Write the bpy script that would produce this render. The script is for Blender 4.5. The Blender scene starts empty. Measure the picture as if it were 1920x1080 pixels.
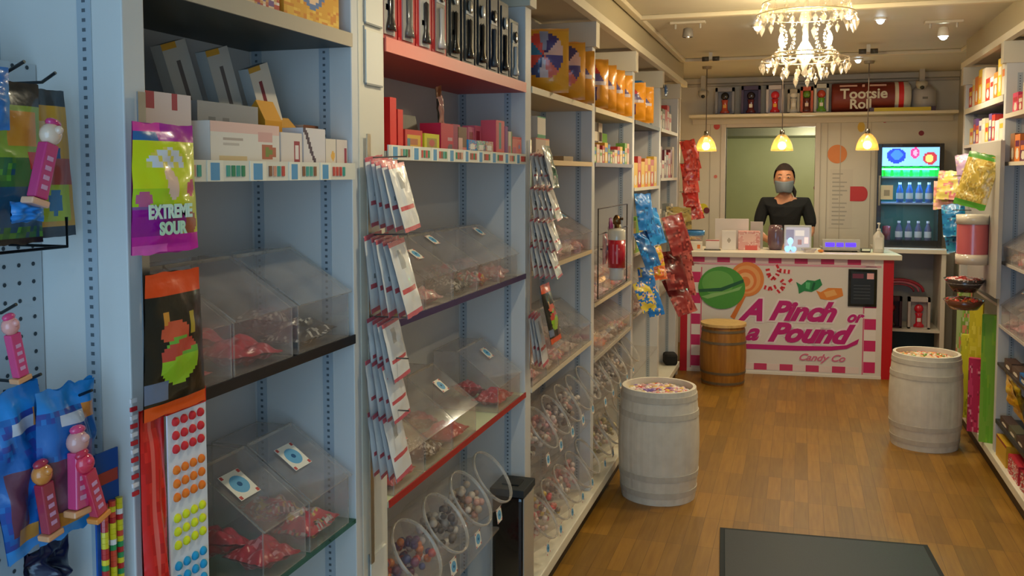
import bpy, bmesh, math, random
from math import pi, sin, cos, radians, atan, sqrt
from mathutils import Vector, Matrix, noise
S = bpy.context.scene
C = S.collection
# ---------------------------------------------------------------- camera, world, main light, exposure
cam = bpy.data.objects.new('camera', bpy.data.cameras.new('camera'))
C.objects.link(cam); S.camera = cam
cam.location = (0, 0, 1.585)
cam.rotation_euler = (pi / 2 - atan(105 / 1715), 0, atan(540 / 1715))
cam.data.sensor_width = 36; cam.data.lens = 1715 * 36 / 1920
cam.data.shift_y = -110 / 1920
cam.data.clip_start = 0.05
S.view_settings.view_transform = 'Standard'; S.view_settings.look = 'None'
S.view_settings.gamma = 1; S.view_settings.use_curve_mapping = False
S.view_settings.exposure = 0.0
S.cycles.transparent_max_bounces = 40
S.cycles.max_bounces = 8
S.cycles.diffuse_bounces = 4
S.cycles.sample_clamp_indirect = 4
W = bpy.data.worlds.new('world'); S.world = W; W.use_nodes = True
bg = W.node_tree.nodes['Background']
bg.inputs[0].default_value = (0.42, 0.66, 1.0, 1); bg.inputs[1].default_value = 1.0
def lamp(name, kind, loc, power, col, size=0.1, rot=(0, 0, 0), parent=None, **k):
    d = bpy.data.lights.new(name, kind); d.energy = power; d.color = col
    o = bpy.data.objects.new(name, d); C.objects.link(o); o.location = loc; o.rotation_euler = rot
    if kind == 'AREA':
        d.shape = 'RECTANGLE'; d.size = size; d.size_y = k.get('size_y', size)
    else: d.shadow_soft_size = size
    if kind == 'SPOT': d.spot_size = k.get('spot', 2.2); d.spot_blend = .8
    if parent: o.parent = parent
    return o
# daylight through the shop window behind the camera
lamp('shop_window_daylight', 'AREA', (0.1, -1.12, 1.35), 28, (0.40, 0.71, 1.0), 2.0, (radians(90), 0, 0), size_y=2.1)
# ---------------------------------------------------------------- materials
def lin(c):
    if isinstance(c, str): c = tuple(int(c[i:i + 2], 16) for i in (0, 2, 4))
    r = []
    for x in c[:3]:
        x /= 255.0; r.append(x / 12.92 if x <= .04045 else ((x + .055) / 1.055) ** 2.4)
    return (r[0], r[1], r[2], 1.0)
MAT = {}
def base(name):
    m = bpy.data.materials.new(name); m.use_nodes = True; MAT[name] = m
    return m, m.node_tree.nodes, m.node_tree.links, m.node_tree.nodes['Principled BSDF']
def attr_mat(name, rough, metal=0.0, bump=0.0, scale=40.0, mottle=0.0, coat=0.0):
    m, N, L, P = base(name)
    a = N.new('ShaderNodeAttribute'); a.attribute_name = 'Col'
    P.inputs['Roughness'].default_value = rough; P.inputs['Metallic'].default_value = metal
    P.inputs['Coat Weight'].default_value = coat
    tc = N.new('ShaderNodeTexCoord'); nz = N.new('ShaderNodeTexNoise'); nz.inputs['Scale'].default_value = scale
    L.new(tc.outputs['Object'], nz.inputs['Vector'])
    if mottle:
        mx = N.new('ShaderNodeMixRGB'); mx.blend_type = 'MULTIPLY'; mx.inputs[0].default_value = mottle
        cr = N.new('ShaderNodeValToRGB'); cr.color_ramp.elements[0].position = .35; cr.color_ramp.elements[1].position = .65
        cr.color_ramp.elements[0].color = (.74, .72, .68, 1)
        L.new(nz.outputs['Fac'], cr.inputs[0]); L.new(a.outputs['Color'], mx.inputs[1]); L.new(cr.outputs[0], mx.inputs[2])
        L.new(mx.outputs[0], P.inputs['Base Color'])
    else: L.new(a.outputs['Color'], P.inputs['Base Color'])
    if bump:
        b = N.new('ShaderNodeBump'); b.inputs['Strength'].default_value = bump; b.inputs['Distance'].default_value = .002
        L.new(nz.outputs['Fac'], b.inputs['Height']); L.new(b.outputs[0], P.inputs['Normal'])
attr_mat('paint', .45, bump=.15, scale=30)
attr_mat('matte', .8, bump=.2, scale=60)
attr_mat('card', .5)
attr_mat('foil', .28, bump=.5, scale=55, coat=.3)
attr_mat('gloss', .18, coat=.5)
attr_mat('cloth', .9, bump=.5, scale=220)
attr_mat('skin', .5, bump=.1, scale=90)
attr_mat('metal', .3, metal=1.0)
attr_mat('whitewash', .7, bump=.6, scale=18, mottle=.35)
def acrylic(name, tint, gloss, haze, hazecol, rough=.08):
    m, N, L, P = base(name); N.remove(P)
    out = N['Material Output']
    tr = N.new('ShaderNodeBsdfTransparent'); tr.inputs[0].default_value = lin(tint)
    gl = N.new('ShaderNodeBsdfGlossy'); gl.inputs['Roughness'].default_value = rough
    di = N.new('ShaderNodeBsdfDiffuse'); di.inputs[0].default_value = lin(hazecol)
    fr = N.new('ShaderNodeLayerWeight'); fr.inputs[0].default_value = .25
    gm = N.new('ShaderNodeMath'); gm.operation = 'MULTIPLY_ADD'; gm.inputs[1].default_value = gloss; gm.inputs[2].default_value = .03
    L.new(fr.outputs['Facing'], gm.inputs[0])
    tc = N.new('ShaderNodeTexCoord'); nz = N.new('ShaderNodeTexNoise'); nz.inputs['Scale'].default_value = 14
    L.new(tc.outputs['Object'], nz.inputs['Vector'])
    mm = N.new('ShaderNodeMath'); mm.operation = 'MULTIPLY'; mm.inputs[1].default_value = haze * 2
    L.new(nz.outputs['Fac'], mm.inputs[0])
    m1 = N.new('ShaderNodeMixShader'); m2 = N.new('ShaderNodeMixShader')
    L.new(mm.outputs[0], m1.inputs[0]); L.new(tr.outputs[0], m1.inputs[1]); L.new(di.outputs[0], m1.inputs[2])
    L.new(gm.outputs[0], m2.inputs[0]); L.new(m1.outputs[0], m2.inputs[1]); L.new(gl.outputs[0], m2.inputs[2])
    L.new(m2.outputs[0], out.inputs['Surface'])
acrylic('acrylic', 'ffffff', .24, .085, 'e8ded6')
acrylic('acrylic_edge', 'f2f0ec', .3, .30, 'ece4d8')
acrylic('clear_film', 'f0eef0', .4, .12, 'e8dcd8', .2)
acrylic('crystal', 'fffaf2', .55, .10, 'fff8ec', .05)
acrylic('green_glass', 'b9d6c6', .3, .12, '4e8a70')
acrylic('pane', 'f4faff', .25, .01, 'ffffff', .02)
acrylic('amber_glass', 'fff0cc', .2, .20, 'f8dca8', .15)
def emit(name, col, st):
    m, N, L, P = base(name)
    P.inputs['Base Color'].default_value = lin(col); P.inputs['Emission Color'].default_value = lin(col)
    P.inputs['Emission Strength'].default_value = st
def emit_attr(name, st):
    m, N, L, P = base(name)
    a = N.new('ShaderNodeAttribute'); a.attribute_name = 'Col'
    L.new(a.outputs['Color'], P.inputs['Base Color']); L.new(a.outputs['Color'], P.inputs['Emission Color'])
    P.inputs['Emission Strength'].default_value = st; P.inputs['Roughness'].default_value = .3
emit('bulb_warm', 'ffe6c4', 26); emit('led_cool', 'dff4ff', 12); emit('led_blue', '3a20ff', 3.0)
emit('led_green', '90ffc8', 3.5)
emit_attr('self_glow', 1.5)
def floor_mat():
    m, N, L, P = base('wood_floor')
    tc = N.new('ShaderNodeTexCoord'); mp = N.new('ShaderNodeMapping'); mp.inputs['Rotation'].default_value = (0, 0, pi / 2)
    L.new(tc.outputs['Object'], mp.inputs[0])
    br = N.new('ShaderNodeTexBrick'); br.inputs['Scale'].default_value = 1.0
    br.inputs['Brick Width'].default_value = .34; br.inputs['Row Height'].default_value = .065; br.inputs['Mortar Size'].default_value = .0012
    br.inputs['Color1'].default_value = lin('b4852e'); br.inputs['Color2'].default_value = lin('96702a'); br.inputs['Mortar'].default_value = lin('86601e')
    br.offset = .37; br.offset_frequency = 1; br.inputs['Bias'].default_value = 0
    L.new(mp.outputs[0], br.inputs['Vector'])
    mp2 = N.new('ShaderNodeMapping'); mp2.inputs['Scale'].default_value = (40, 3, 1); L.new(tc.outputs['Object'], mp2.inputs[0])
    nz = N.new('ShaderNodeTexNoise'); nz.inputs['Scale'].default_value = 1.5; nz.inputs['Detail'].default_value = 6; L.new(mp2.outputs[0], nz.inputs['Vector'])
    cr = N.new('ShaderNodeValToRGB'); cr.color_ramp.elements[0].color = lin('ac8c4c'); cr.color_ramp.elements[1].color = (1, 1, 1, 1)
    L.new(nz.outputs['Fac'], cr.inputs[0])
    mx = N.new('ShaderNodeMixRGB'); mx.blend_type = 'MULTIPLY'; mx.inputs[0].default_value = .8
    L.new(br.outputs['Color'], mx.inputs[1]); L.new(cr.outputs[0], mx.inputs[2]); L.new(mx.outputs[0], P.inputs['Base Color'])
    P.inputs['Roughness'].default_value = .42
    b = N.new('ShaderNodeBump'); b.inputs['Strength'].default_value = .2; b.inputs['Distance'].default_value = .001
    L.new(br.outputs['Fac'], b.inputs['Height']); L.new(b.outputs[0], P.inputs['Normal'])
floor_mat()
def wood(name, a, b_, sc):
    m, N, L, P = base(name)
    tc = N.new('ShaderNodeTexCoord'); mp = N.new('ShaderNodeMapping'); mp.inputs['Scale'].default_value = sc; L.new(tc.outputs['Object'], mp.inputs[0])
    nz = N.new('ShaderNodeTexNoise'); nz.inputs['Scale'].default_value = 4; nz.inputs['Detail'].default_value = 5; L.new(mp.outputs[0], nz.inputs['Vector'])
    cr = N.new('ShaderNodeValToRGB'); cr.color_ramp.elements[0].position = .3; cr.color_ramp.elements[1].position = .7
    cr.color_ramp.elements[0].color = lin(a); cr.color_ramp.elements[1].color = lin(b_)
    L.new(nz.outputs['Fac'], cr.inputs[0]); L.new(cr.outputs[0], P.inputs['Base Color']); P.inputs['Roughness'].default_value = .5
wood('oak', '8a5618', 'ac7428', (9, 9, 1)); wood('pale_wood', 'c8a060', 'dcb878', (4, 14, 1)); wood('rubber_mat', '121e28', '1a2a34', (60, 60, 60))
wood('wall_paint', 'cfc6b2', 'd4cbb8', (1, 1, 1)); wood('ceiling_paint', 'c6bda4', 'cbc2aa', (1, 1, 1)); wood('green_paint', '9a9c6c', 'a0a272', (1, 1, 1))
# ---------------------------------------------------------------- mesh builder
class MB:
    def __init__(s): s.v = []; s.f = []; s.c = []; s.m = []; s.M = Matrix.Identity(4)
    def add(s, vs, fs, col, mi=0):
        n = len(s.v); s.v += [s.M @ Vector(v) for v in vs]
        cols = col if isinstance(col, list) else None
        if cols is None: k = lin(col)
        for i, f in enumerate(fs):
            s.f.append([n + j for j in f]); s.c.append(lin(cols[i]) if cols else k); s.m.append(mi)
        return s
    def box(s, x0, x1, y0, y1, z0, z1, col='ffffff', mi=0):
        v = [(x, y, z) for x in (x0, x1) for y in (y0, y1) for z in (z0, z1)]
        return s.add(v, [(0, 1, 3, 2), (4, 6, 7, 5), (0, 4, 5, 1), (2, 3, 7, 6), (0, 2, 6, 4), (1, 5, 7, 3)], col, mi)
    def lathe(s, prof, col='ffffff', seg=24, mi=0, cx=0, cy=0, cz=0, cap=True, colf=None):
        v = []; f = []; cl = []
        for r, z in prof:
            for k in range(seg):
                a = 2 * pi * k / seg; v.append((cx + r * cos(a), cy + r * sin(a), cz + z))
        for i in range(len(prof) - 1):
            for k in range(seg):
                k2 = (k + 1) % seg; f.append((i * seg + k, i * seg + k2, (i + 1) * seg + k2, (i + 1) * seg + k))
                cl.append(colf(i, k) if colf else col)
        if cap:
            if prof[0][0] > 1e-5: f.append(tuple(reversed(range(seg)))); cl.append(col)
            if prof[-1][0] > 1e-5: f.append(tuple((len(prof) - 1) * seg + k for k in range(seg))); cl.append(col)
        return s.add(v, f, cl, mi)
    def tube(s, pts, r, col='ffffff', seg=8, mi=0, cap=True):
        pts = [Vector(p) for p in pts]; v = []; f = []
        rs = r if isinstance(r, (list, tuple)) else [r] * len(pts)
        up = Vector((0, 0, 1))
        for i, p in enumerate(pts):
            d = (pts[min(i + 1, len(pts) - 1)] - pts[max(i - 1, 0)]).normalized()
            a = d.cross(up)
            if a.length < .05: a = d.cross(Vector((0, 1, 0)))
            a.normalize(); b = d.cross(a)
            for k in range(seg):
                t = 2 * pi * k / seg; v.append(p + (a * cos(t) + b * sin(t)) * rs[i])
        for i in range(len(pts) - 1):
            for k in range(seg):
                k2 = (k + 1) % seg; f.append((i * seg + k, (i + 1) * seg + k, (i + 1) * seg + k2, i * seg + k2))
        if cap: f.append(tuple(range(seg))); f.append(tuple((len(pts) - 1) * seg + k for k in reversed(range(seg))))
        return s.add(v, f, col, mi)
    def ball(s, c, r, col='ffffff', seg=12, rings=8, mi=0, sc=(1, 1, 1), fn=None):
        v = []; f = []
        for i in range(rings + 1):
            t = pi * i / rings
            for k in range(seg):
                a = 2 * pi * k / seg; d = Vector((sin(t) * cos(a), sin(t) * sin(a), cos(t)))
                q = r * (fn(d) if fn else 1); v.append((c[0] + d.x * q * sc[0], c[1] + d.y * q * sc[1], c[2] + d.z * q * sc[2]))
        for i in range(rings):
            for k in range(seg):
                k2 = (k + 1) % seg; f.append((i * seg + k, (i + 1) * seg + k, (i + 1) * seg + k2, i * seg + k2))
        return s.add(v, f, col, mi)
    def prism(s, poly, x0, x1, col='ffffff', mi=0, mi_side=None):
        """polygon in (y, z) extruded along x; big faces mi, rim mi_side"""
        n = len(poly); v = [(x0, y, z) for y, z in poly] + [(x1, y, z) for y, z in poly]
        s.add(v, [tuple(range(n)), tuple(reversed(range(n, 2 * n)))], col, mi)
        s.add(v, [(i, n + i, n + (i + 1) % n, (i + 1) % n) for i in range(n)], col, mi if mi_side is None else mi_side)
        return s
    def flat(s, poly, y0, y1, col='ffffff', mi=0):
        """polygon in (x, z) with thickness between y0 and y1"""
        n = len(poly); v = [(x, y0, z) for x, z in poly] + [(x, y1, z) for x, z in poly]
        s.add(v, [tuple(range(n)), tuple(reversed(range(n, 2 * n)))] + [(i, n + i, n + (i + 1) % n, (i + 1) % n) for i in range(n)], col, mi)
        return s
    def disc(s, x, z, rx, rz, y0, y1, col, mi=0, seg=32):
        return s.flat([(x + rx * cos(2 * pi * k / seg), z + rz * sin(2 * pi * k / seg)) for k in range(seg)], y0, y1, col, mi)
    def build(s, name, mats, parent=None, smooth=False, bevel=0):
        me = bpy.data.meshes.new(name); me.from_pydata([tuple(v) for v in s.v], [], s.f)
        if isinstance(mats, str): mats = [mats]
        for k in mats: me.materials.append(MAT[k])
        me.polygons.foreach_set('material_index', s.m)
        ca = me.color_attributes.new('Col', 'FLOAT_COLOR', 'CORNER'); buf = []
        for f, c in zip(s.f, s.c): buf += list(c) * len(f)
        ca.data.foreach_set('color', buf)
        if smooth: me.polygons.foreach_set('use_smooth', [True] * len(s.f))
        me.update(); me.validate()
        o = bpy.data.objects.new(name, me); C.objects.link(o)
        if parent: o.parent = parent
        if bevel:
            b = o.modifiers.new('bevel', 'BEVEL'); b.width = bevel; b.segments = 2; b.limit_method = 'ANGLE'
        return o
def thing(name, label, cat, loc=(0, 0, 0), rz=0, group=None, rot=None):
    o = bpy.data.objects.new(name, None); C.objects.link(o); o.empty_display_size = .05
    o.location = loc; o.rotation_euler = rot or (0, 0, rz); o['label'] = label; o['category'] = cat
    if group: o['group'] = group
    return o
def tag(o, label, cat, group=None, kind=None):
    o['label'] = label; o['category'] = cat
    if group: o['group'] = group
    if kind: o['kind'] = kind
    return o
def at(o, loc, rz=0, rot=None): o.location = loc; o.rotation_euler = rot or (0, 0, rz); return o
def struct(o, label=None): o['kind'] = 'structure'; return o
def dup(root, loc, rz=0, label=None, group=None, rot=None):
    def cp(o, par):
        c = o.copy(); C.objects.link(c); c.parent = par
        for ch in list(o.children): cp(ch, c)
        return c
    r = cp(root, None); r.location = loc; r.rotation_euler = rot or (0, 0, rz)
    if label: r['label'] = label
    if group: r['group'] = group
    return r
# printed designs: a function (u, v) -> colour, u to the right, v up
def design(bgc, patches=(), palette=None, cell=5, seed=0, amt=0.0):
    def f(u, v):
        c = bgc
        if palette:
            q = Vector((u * cell * .8, v * cell * 1.2, seed * 3.7)); h = min(.999, max(0, noise.noise(q) * .9 + .5)); k = noise.noise(q + Vector((31, 17, 5)))
            if k * .9 + .5 < amt: c = palette[int(h * len(palette) * 2.2) % len(palette)]
        for p in patches:
            k, u0, v0, u1, v1, cc = p
            if k == 'r' and u0 <= u <= u1 and v0 <= v <= v1: c = cc
            if k == 'e' and ((u - (u0 + u1) / 2) / ((u1 - u0) / 2)) ** 2 + ((v - (v0 + v1) / 2) / ((v1 - v0) / 2)) ** 2 <= 1: c = cc
        return c
    return f
def carton(name, w, d, h, dz, side, parent=None, nx=14, nz=14, mat='card', flap=None):
    """printed box: front facing -y at y=0, base at z=0, centred in x"""
    b = MB(); b.box(-w / 2, w / 2, 0, d, 0, h, side)
    v = []; f = []; cl = []
    for j in range(nz + 1):
        for i in range(nx + 1): v.append((-w / 2 + w * i / nx, -.0006, h * j / nz))
    for j in range(nz):
        for i in range(nx):
            a = j * (nx + 1) + i; f.append((a, a + 1, a + nx + 2, a + nx + 1)); cl.append(dz((i + .5) / nx, (j + .5) / nz))
    b.add(v, f, cl)
    if flap: b.M = Matrix.Translation((0, d, h)) @ Matrix.Rotation(radians(-12), 4, 'X'); b.box(-w / 2, w / 2, -.003, 0, 0, flap[0], flap[1])
    return b.build(name, mat, parent)
def pouch_mb(w, h, t, dz, nx=16, nz=22, seed=1, crumple=.006, back=None, taper=0.0, mi=0, skew=0.0):
    """sealed bag hanging down from z=0 to z=-h, front towards -y"""
    b = MB()
    rn = random.Random(seed); off = Vector((rn.random() * 50, rn.random() * 50, 0))
    for sgn in (-1, 1):
        v = []; f = []; cl = []
        for j in range(nz + 1):
            q = j / nz
            for i in range(nx + 1):
                p = i / nx
                ww = w * (1 + taper * (q - .5))
                prof = max(0, 1 - abs(2 * p - 1) ** 2.6) * max(0, sin(pi * min(1, max(0, (q - .06) / .88)))) ** .55
                n = noise.noise(Vector((p * 4, q * 6, sgn * 3)) + off)
                x = (p - .5) * ww + crumple * .8 * noise.noise(Vector((p * 2, q * 5, 7)) + off) * (1 - abs(2 * p - 1)) + skew * q
                y = sgn * (t / 2) * prof + crumple * n * (.35 + prof)
                if sgn > 0 and y < -.5 * t * prof + .0008: y = -.5 * t * prof + .0008
                z = -h * q + crumple * .7 * noise.noise(Vector((p * 5, sgn, 2)) + off) * (1 if j in (0, nz) else 0)
                v.append((x, y + (.0004 * sgn), z))
        for j in range(nz):
            for i in range(nx):
                a = j * (nx + 1) + i; qd = (a, a + nx + 1, a + nx + 2, a + 1)
                f.append(qd if sgn < 0 else tuple(reversed(qd)))
                cl.append(dz((i + .5) / nx, 1 - (j + .5) / nz) if sgn < 0 or back is None else back)
        b.add(v, f, cl, mi)
    return b
def letters(body, size, col, mat, parent, name='lettering', shear=0.0, bold=0.0, extr=.0006, sx=1.0, loc=(0, 0, 0), rot=(pi / 2, 0, 0), align='LEFT'):
    cu = bpy.data.curves.new(name, 'FONT'); cu.body = body; cu.size = size; cu.shear = shear; cu.offset = bold
    cu.extrude = extr; cu.align_x = align; cu.resolution_u = 4
    t = bpy.data.objects.new('tmp', cu); C.objects.link(t)
    bpy.context.view_layer.update()
    me = bpy.data.meshes.new_from_object(t.evaluated_get(bpy.context.evaluated_depsgraph_get()))
    bpy.data.objects.remove(t); bpy.data.curves.remove(cu)
    for v in me.vertices: v.co.x *= sx
    ca = me.color_attributes.new('Col', 'FLOAT_COLOR', 'CORNER'); ca.data.foreach_set('color', list(lin(col)) * len(me.loops))
    me.materials.clear(); me.materials.append(MAT[mat]); me.name = name
    o = bpy.data.objects.new(name, me); C.objects.link(o); o.parent = parent; o.location = loc; o.rotation_euler = rot
    return o
R = random.Random(11)
LEFT = pi / 2; RIGHT = -pi / 2
# ---------------------------------------------------------------- the room
XW = -1.16; XR = 1.27; YB = 8.6; ZC = 2.45
def room():
    b = MB().box(XW - .1, XR + .1, -1.2, 10.4, -.1, 0); struct(b.build('floor', 'wood_floor'))
    b = MB().box(XW - .1, XR + .1, -1.2, 10.4, ZC, ZC + .1); struct(b.build('ceiling', 'ceiling_paint'))
    b = MB().box(XW - .1, XW, -1.2, YB + .1, 0, ZC); struct(b.build('wall_left', 'wall_paint'))
    b = MB().box(XR, XR + .1, -1.2, YB + .1, 0, ZC); struct(b.build('wall_right', 'wall_paint'))
    b = MB()                                             # back wall round the doorway
    b.box(XW, -.655, YB, YB + .1, 0, ZC); b.box(.12, XR, YB, YB + .1, 0, ZC); b.box(-.655, .12, YB, YB + .1, 2.0, ZC)
    struct(b.build('wall_back', 'wall_paint'))
    b = MB(); b.box(-.70, -.655, YB - .02, YB + .12, 0, 2.045, 'cfc3b2'); b.box(.12, .165, YB - .02, YB + .12, 0, 2.045, 'cfc3b2')
    b.box(-.655, .12, YB - .02, YB + .12, 2.0, 2.045, 'cfc3b2'); struct(b.build('trim_1', 'paint', bevel=.004))
    b = MB()                                             # green room beyond the doorway
    b.box(XW, XR, 10.2, 10.3, 0, ZC, 'a0a070'); b.box(XW, XW + .02, YB + .1, 10.2, 0, ZC); b.box(XR - .02, XR, YB + .1, 10.2, 0, ZC)
    struct(b.build('wall_passage', 'green_paint'))
    b = MB(); b.box(-1.1, 1.2, 9.5, 10.19, 1.96, 2.04, '6c6c58'); struct(b.build('trim_2', 'paint'))
    lamp('passage_lamp', 'POINT', (.1, 9.3, 1.85), 22, (1, .95, .72), .15)
    # shop front behind the camera
    b = MB(); b.box(XW, -.95, -1.2, -1.1, 0, ZC); b.box(1.1, XR, -1.2, -1.1, 0, ZC); b.box(-.95, 1.1, -1.2, -1.1, 0, .28); b.box(-.95, 1.1, -1.2, -1.1, 2.4, ZC)
    struct(b.build('wall_front', 'wall_paint'))
    w = thing('window_1', 'large shop window', 'window'); del w['label']; del w['category']; w['kind'] = 'structure'
    MB().box(-.95, 1.1, -1.155, -1.145, .28, 2.4).build('pane', 'pane', w)
    b = MB(); b.box(-.95, -.9, -1.18, -1.12, .28, 2.4, 'e8e4dc'); b.box(1.05, 1.1, -1.18, -1.12, .28, 2.4, 'e8e4dc'); b.build('window_frame', 'paint', w)
    # ceiling mouldings
    b = MB()
    for y in (-.6, 1.2, 3.0, 5.05, 7.05): b.box(-.86, 1.08, y, y + .045, ZC - .025, ZC, 'd8c9a8')
    b.box(-.885, -.845, -1.1, 7.08, ZC - .025, ZC, 'd8c9a8'); b.box(1.045, 1.085, -1.1, 7.08, ZC - .025, ZC, 'd8c9a8')
    struct(b.build('trim_3', 'paint', bevel=.006))
    b = MB(); b.box(XW, XR, YB - .05, YB, 2.40, ZC, 'c8bca4'); b.box(XW, XR, YB - .03, YB, 2.375, 2.40, 'b8ac98'); struct(b.build('trim_4', 'paint', bevel=.006))
    # soffit rails over both shelf runs
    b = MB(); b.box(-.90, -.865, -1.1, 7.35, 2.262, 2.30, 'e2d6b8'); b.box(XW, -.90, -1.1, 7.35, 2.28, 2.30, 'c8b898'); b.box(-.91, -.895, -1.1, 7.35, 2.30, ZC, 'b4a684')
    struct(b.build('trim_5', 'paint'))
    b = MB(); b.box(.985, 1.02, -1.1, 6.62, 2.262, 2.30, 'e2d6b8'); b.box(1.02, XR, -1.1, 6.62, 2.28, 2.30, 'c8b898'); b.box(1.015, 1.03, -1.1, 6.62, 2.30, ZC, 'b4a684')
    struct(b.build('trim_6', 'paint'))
    # black plinths with the white base ledge
    b = MB(); b.box(XW, -.905, -1.1, 7.12, 0, .075, '14120f'); struct(b.build('baseboard_left', 'paint'))
    b = MB(); b.box(1.005, XR, -1.1, 6.62, 0, .075, '14120f'); struct(b.build('baseboard_right', 'paint'))
    b = MB(); b.box(XW, -.875, -1.1, 7.14, .075, .12, 'efe8d2'); struct(b.build('trim_7', 'paint', bevel=.004))
    b = MB(); b.box(.98, XR, -1.1, 6.62, .075, .12, 'efe8d2'); struct(b.build('trim_8', 'paint', bevel=.004))
    # grooved panelling lines on the back wall
    b = MB()
    for x in (-.80, .22, .33, .58): b.box(x, x + .006, YB - .006, YB, 0, 2.1, 'b4a894')
    struct(b.build('trim_9', 'paint'))
room()
# ---------------------------------------------------------------- shelving bays along the left wall
CR = 'e0d8c6'; BL = 'b9c2cc'
ZS = {'top': 1.885, 'a': 1.615, 'b': 1.237, 'c': .82}
def divider(b, y0, y1, x1=-.9, cap=True, depthx=XW, side=1):
    x0, xx = (depthx, x1) if side > 0 else (x1, depthx)
    b.box(x0, xx, y0, y1, .12, 2.262, 'd4d2ce')
    if cap:
        e = .02 * side
        b.box(min(depthx, x1 + e), max(depthx, x1 + e), y0 - .012, y1, 2.15, 2.262, 'd9cfb8')
def slots(parent, x, y, z0=.14, z1=2.1, name='shelf_strip', face=-1):
    b = MB(); b.box(x - .012, x + .012, y - .002 if face < 0 else y, y if face < 0 else y + .002, z0, z1, 'aab4bc')
    z = z0 + .01
    while z < z1 - .01:
        yy = y - .0026 if face < 0 else y + .0026
        b.box(x - .0028, x + .0028, min(yy, y), max(yy, y), z, z + .005, '566068'); z += .0135
    return b.build(name, 'paint', parent)
def price_rail(parent, y0, y1, z, x=-.897, n=5, seed=0, rows=None):
    """scanner rail with small tickets along the shelf edge"""
    b = MB(); b.box(x, x + .004, y0, y1, z - .02, z + .014, 'e6e0d0'); rn = random.Random(seed); y = y0 + .01
    while y < y1 - .05:
        wd = rn.uniform(.035, .05); b.box(x + .004, x + .0055, y, y + wd, z - .02, z + .014, 'f0ead8')
        b.box(x + .0055, x + .006, y + wd * .2, y + wd * .75, z - .018, z + .01, '5a9cc8'); y += wd + .01
        for k in range(4):
            if y < y1 - .02: b.box(x + .004, x + .0055, y, y + .009, z - .012, z + .006, rn.choice(['2e8a60', 'c84a40', 'd89a80', '8a5a40', '40a090'])); y += .014
        y += .01
    return b.build('price_rail', 'card', parent)
def bay(y0, y1, label, shelves, div=True, side=1, div_w=.03):
    """open wall bay: back panel, far divider and its shelves; each shelf (z, thickness, colour, edge colour, material)"""
    s = side; xb = (XW + .003) if s > 0 else (XR - .003); xf = -.9 if s > 0 else 1.0
    t = thing('shelving_bay', label, 'shelving', ((xb + xf) / 2, (y0 + y1) / 2, .12), group='shelving bays along the ' + ('left' if s > 0 else 'right') + ' wall')
    T = Matrix.Translation((-(xb + xf) / 2, -(y0 + y1) / 2, -.12))
    def fin(b, name, mats, **k):
        b.v = [T @ v for v in b.v]; return b.build(name, mats, t, **k)
    b = MB(); b.box(min(xb, xb + s * .012), max(xb, xb + s * .012), y0, y1 - .0005, .12, 2.262, 'c4c2c2'); fin(b, 'back_panel', 'paint')
    if div:
        b = MB(); divider(b, y1, y1 + div_w, xf, True, xb, s); fin(b, 'divider', 'paint', bevel=.002)
        for xx in ((xb + s * .03, xf - s * .063)):
            o = slots(t, xx, y1); o.data.transform(T)
    for (z, th, colr, edge, m) in shelves:
        b = MB(); b.box(min(xb + s * .012, xf), max(xb + s * .012, xf), y0 + .002, y1 - .001, z - th, z, colr)
        if edge: b.box(min(xf, xf + s * .004), max(xf, xf + s * .004), y0 + .002, y1 - .001, z - th, z + .003, edge, 1)
        fin(b, 'shelf', [m, 'paint'])
    return t, T
t0, _ = bay(-1.0, 1.06, 'nearest pale blue bay at the left edge with the pegboard inside it', [], div_w=.045)
t1, T1 = bay(1.107, 1.74, 'narrow bay with white cartons, a black edged shelf and a green glass shelf',
    [(ZS['top'] - .012, .025, '2c322e', 'b8a890', 'paint'), (1.592, .018, 'cfcac2', None, 'paint'), (1.24, .016, '1c1a1e', '17151a', 'paint'), (.842, .009, '4e8a70', None, 'green_glass')], div_w=.03)
o = price_rail(t1, 1.109, 1.739, 1.592, seed=3); o.data.transform(T1)
t2, T2 = bay(1.90, 3.01, 'bay with a red top shelf over pink and red toys and clear candy bins',
    [(ZS['top'] + .005, .03, 'b83a34', 'f08070', 'paint'), (1.636, .016, 'cfcac2', None, 'paint'), (1.237, .014, 'd0ccc6', '3a2c5a', 'paint'), (.822, .014, 'd8e0bc', 'b02420', 'paint')], div_w=.07)
b = MB().box(XW + .016, -.9, 1.902, 2.72, .447, .455); b.v = [T2 @ v for v in b.v]; b.build('shelf', 'acrylic', t2)
o = price_rail(t2, 1.905, 3.0, 1.636, seed=5); o.data.transform(T2)
t3, T3 = bay(3.081, 4.06, 'bay with orange candy bags on top and a lone white carton below',
    [(ZS['top'], .02, 'b8a888', 'ded0b0', 'paint'), (1.632, .016, 'd8b880', 'dcb87c', 'paint'), (1.237, .014, 'd2c4ae', 'd8c4a0', 'paint'), (.82, .014, 'cfc4b4', 'd8ccb4', 'paint'), (.455, .008, 'cccccc', None, 'acrylic')], div_w=.06)
t4, T4 = bay(4.121, 5.1, 'bay behind the red extinguisher shaped canister with small blue and green sweets',
    [(ZS['top'], .02, 'b8a888', 'ded0b0', 'paint'), (1.632, .016, '7c7484', '6a6478', 'paint'), (.98, .014, 'd2c4ae', 'd8c4a0', 'paint'), (.72, .014, 'cfc4b4', 'b0a898', 'paint'), (.42, .008, 'cccccc', None, 'acrylic')], div_w=.06)
t5, T5 = bay(5.161, 6.12, 'bay with yellow boxes on its shelf and blue bags hanging at its front',
    [(ZS['top'], .02, '3a3638', '2c2a2c', 'paint'), (1.5, .016, 'cfc4b4', 'e0d6c4', 'paint'), (1.12, .014, 'd2c4ae', None, 'paint'), (.76, .014, 'cfc4b4', None, 'paint'), (.42, .008, 'cccccc', None, 'acrylic')], div_w=.07)
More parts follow.
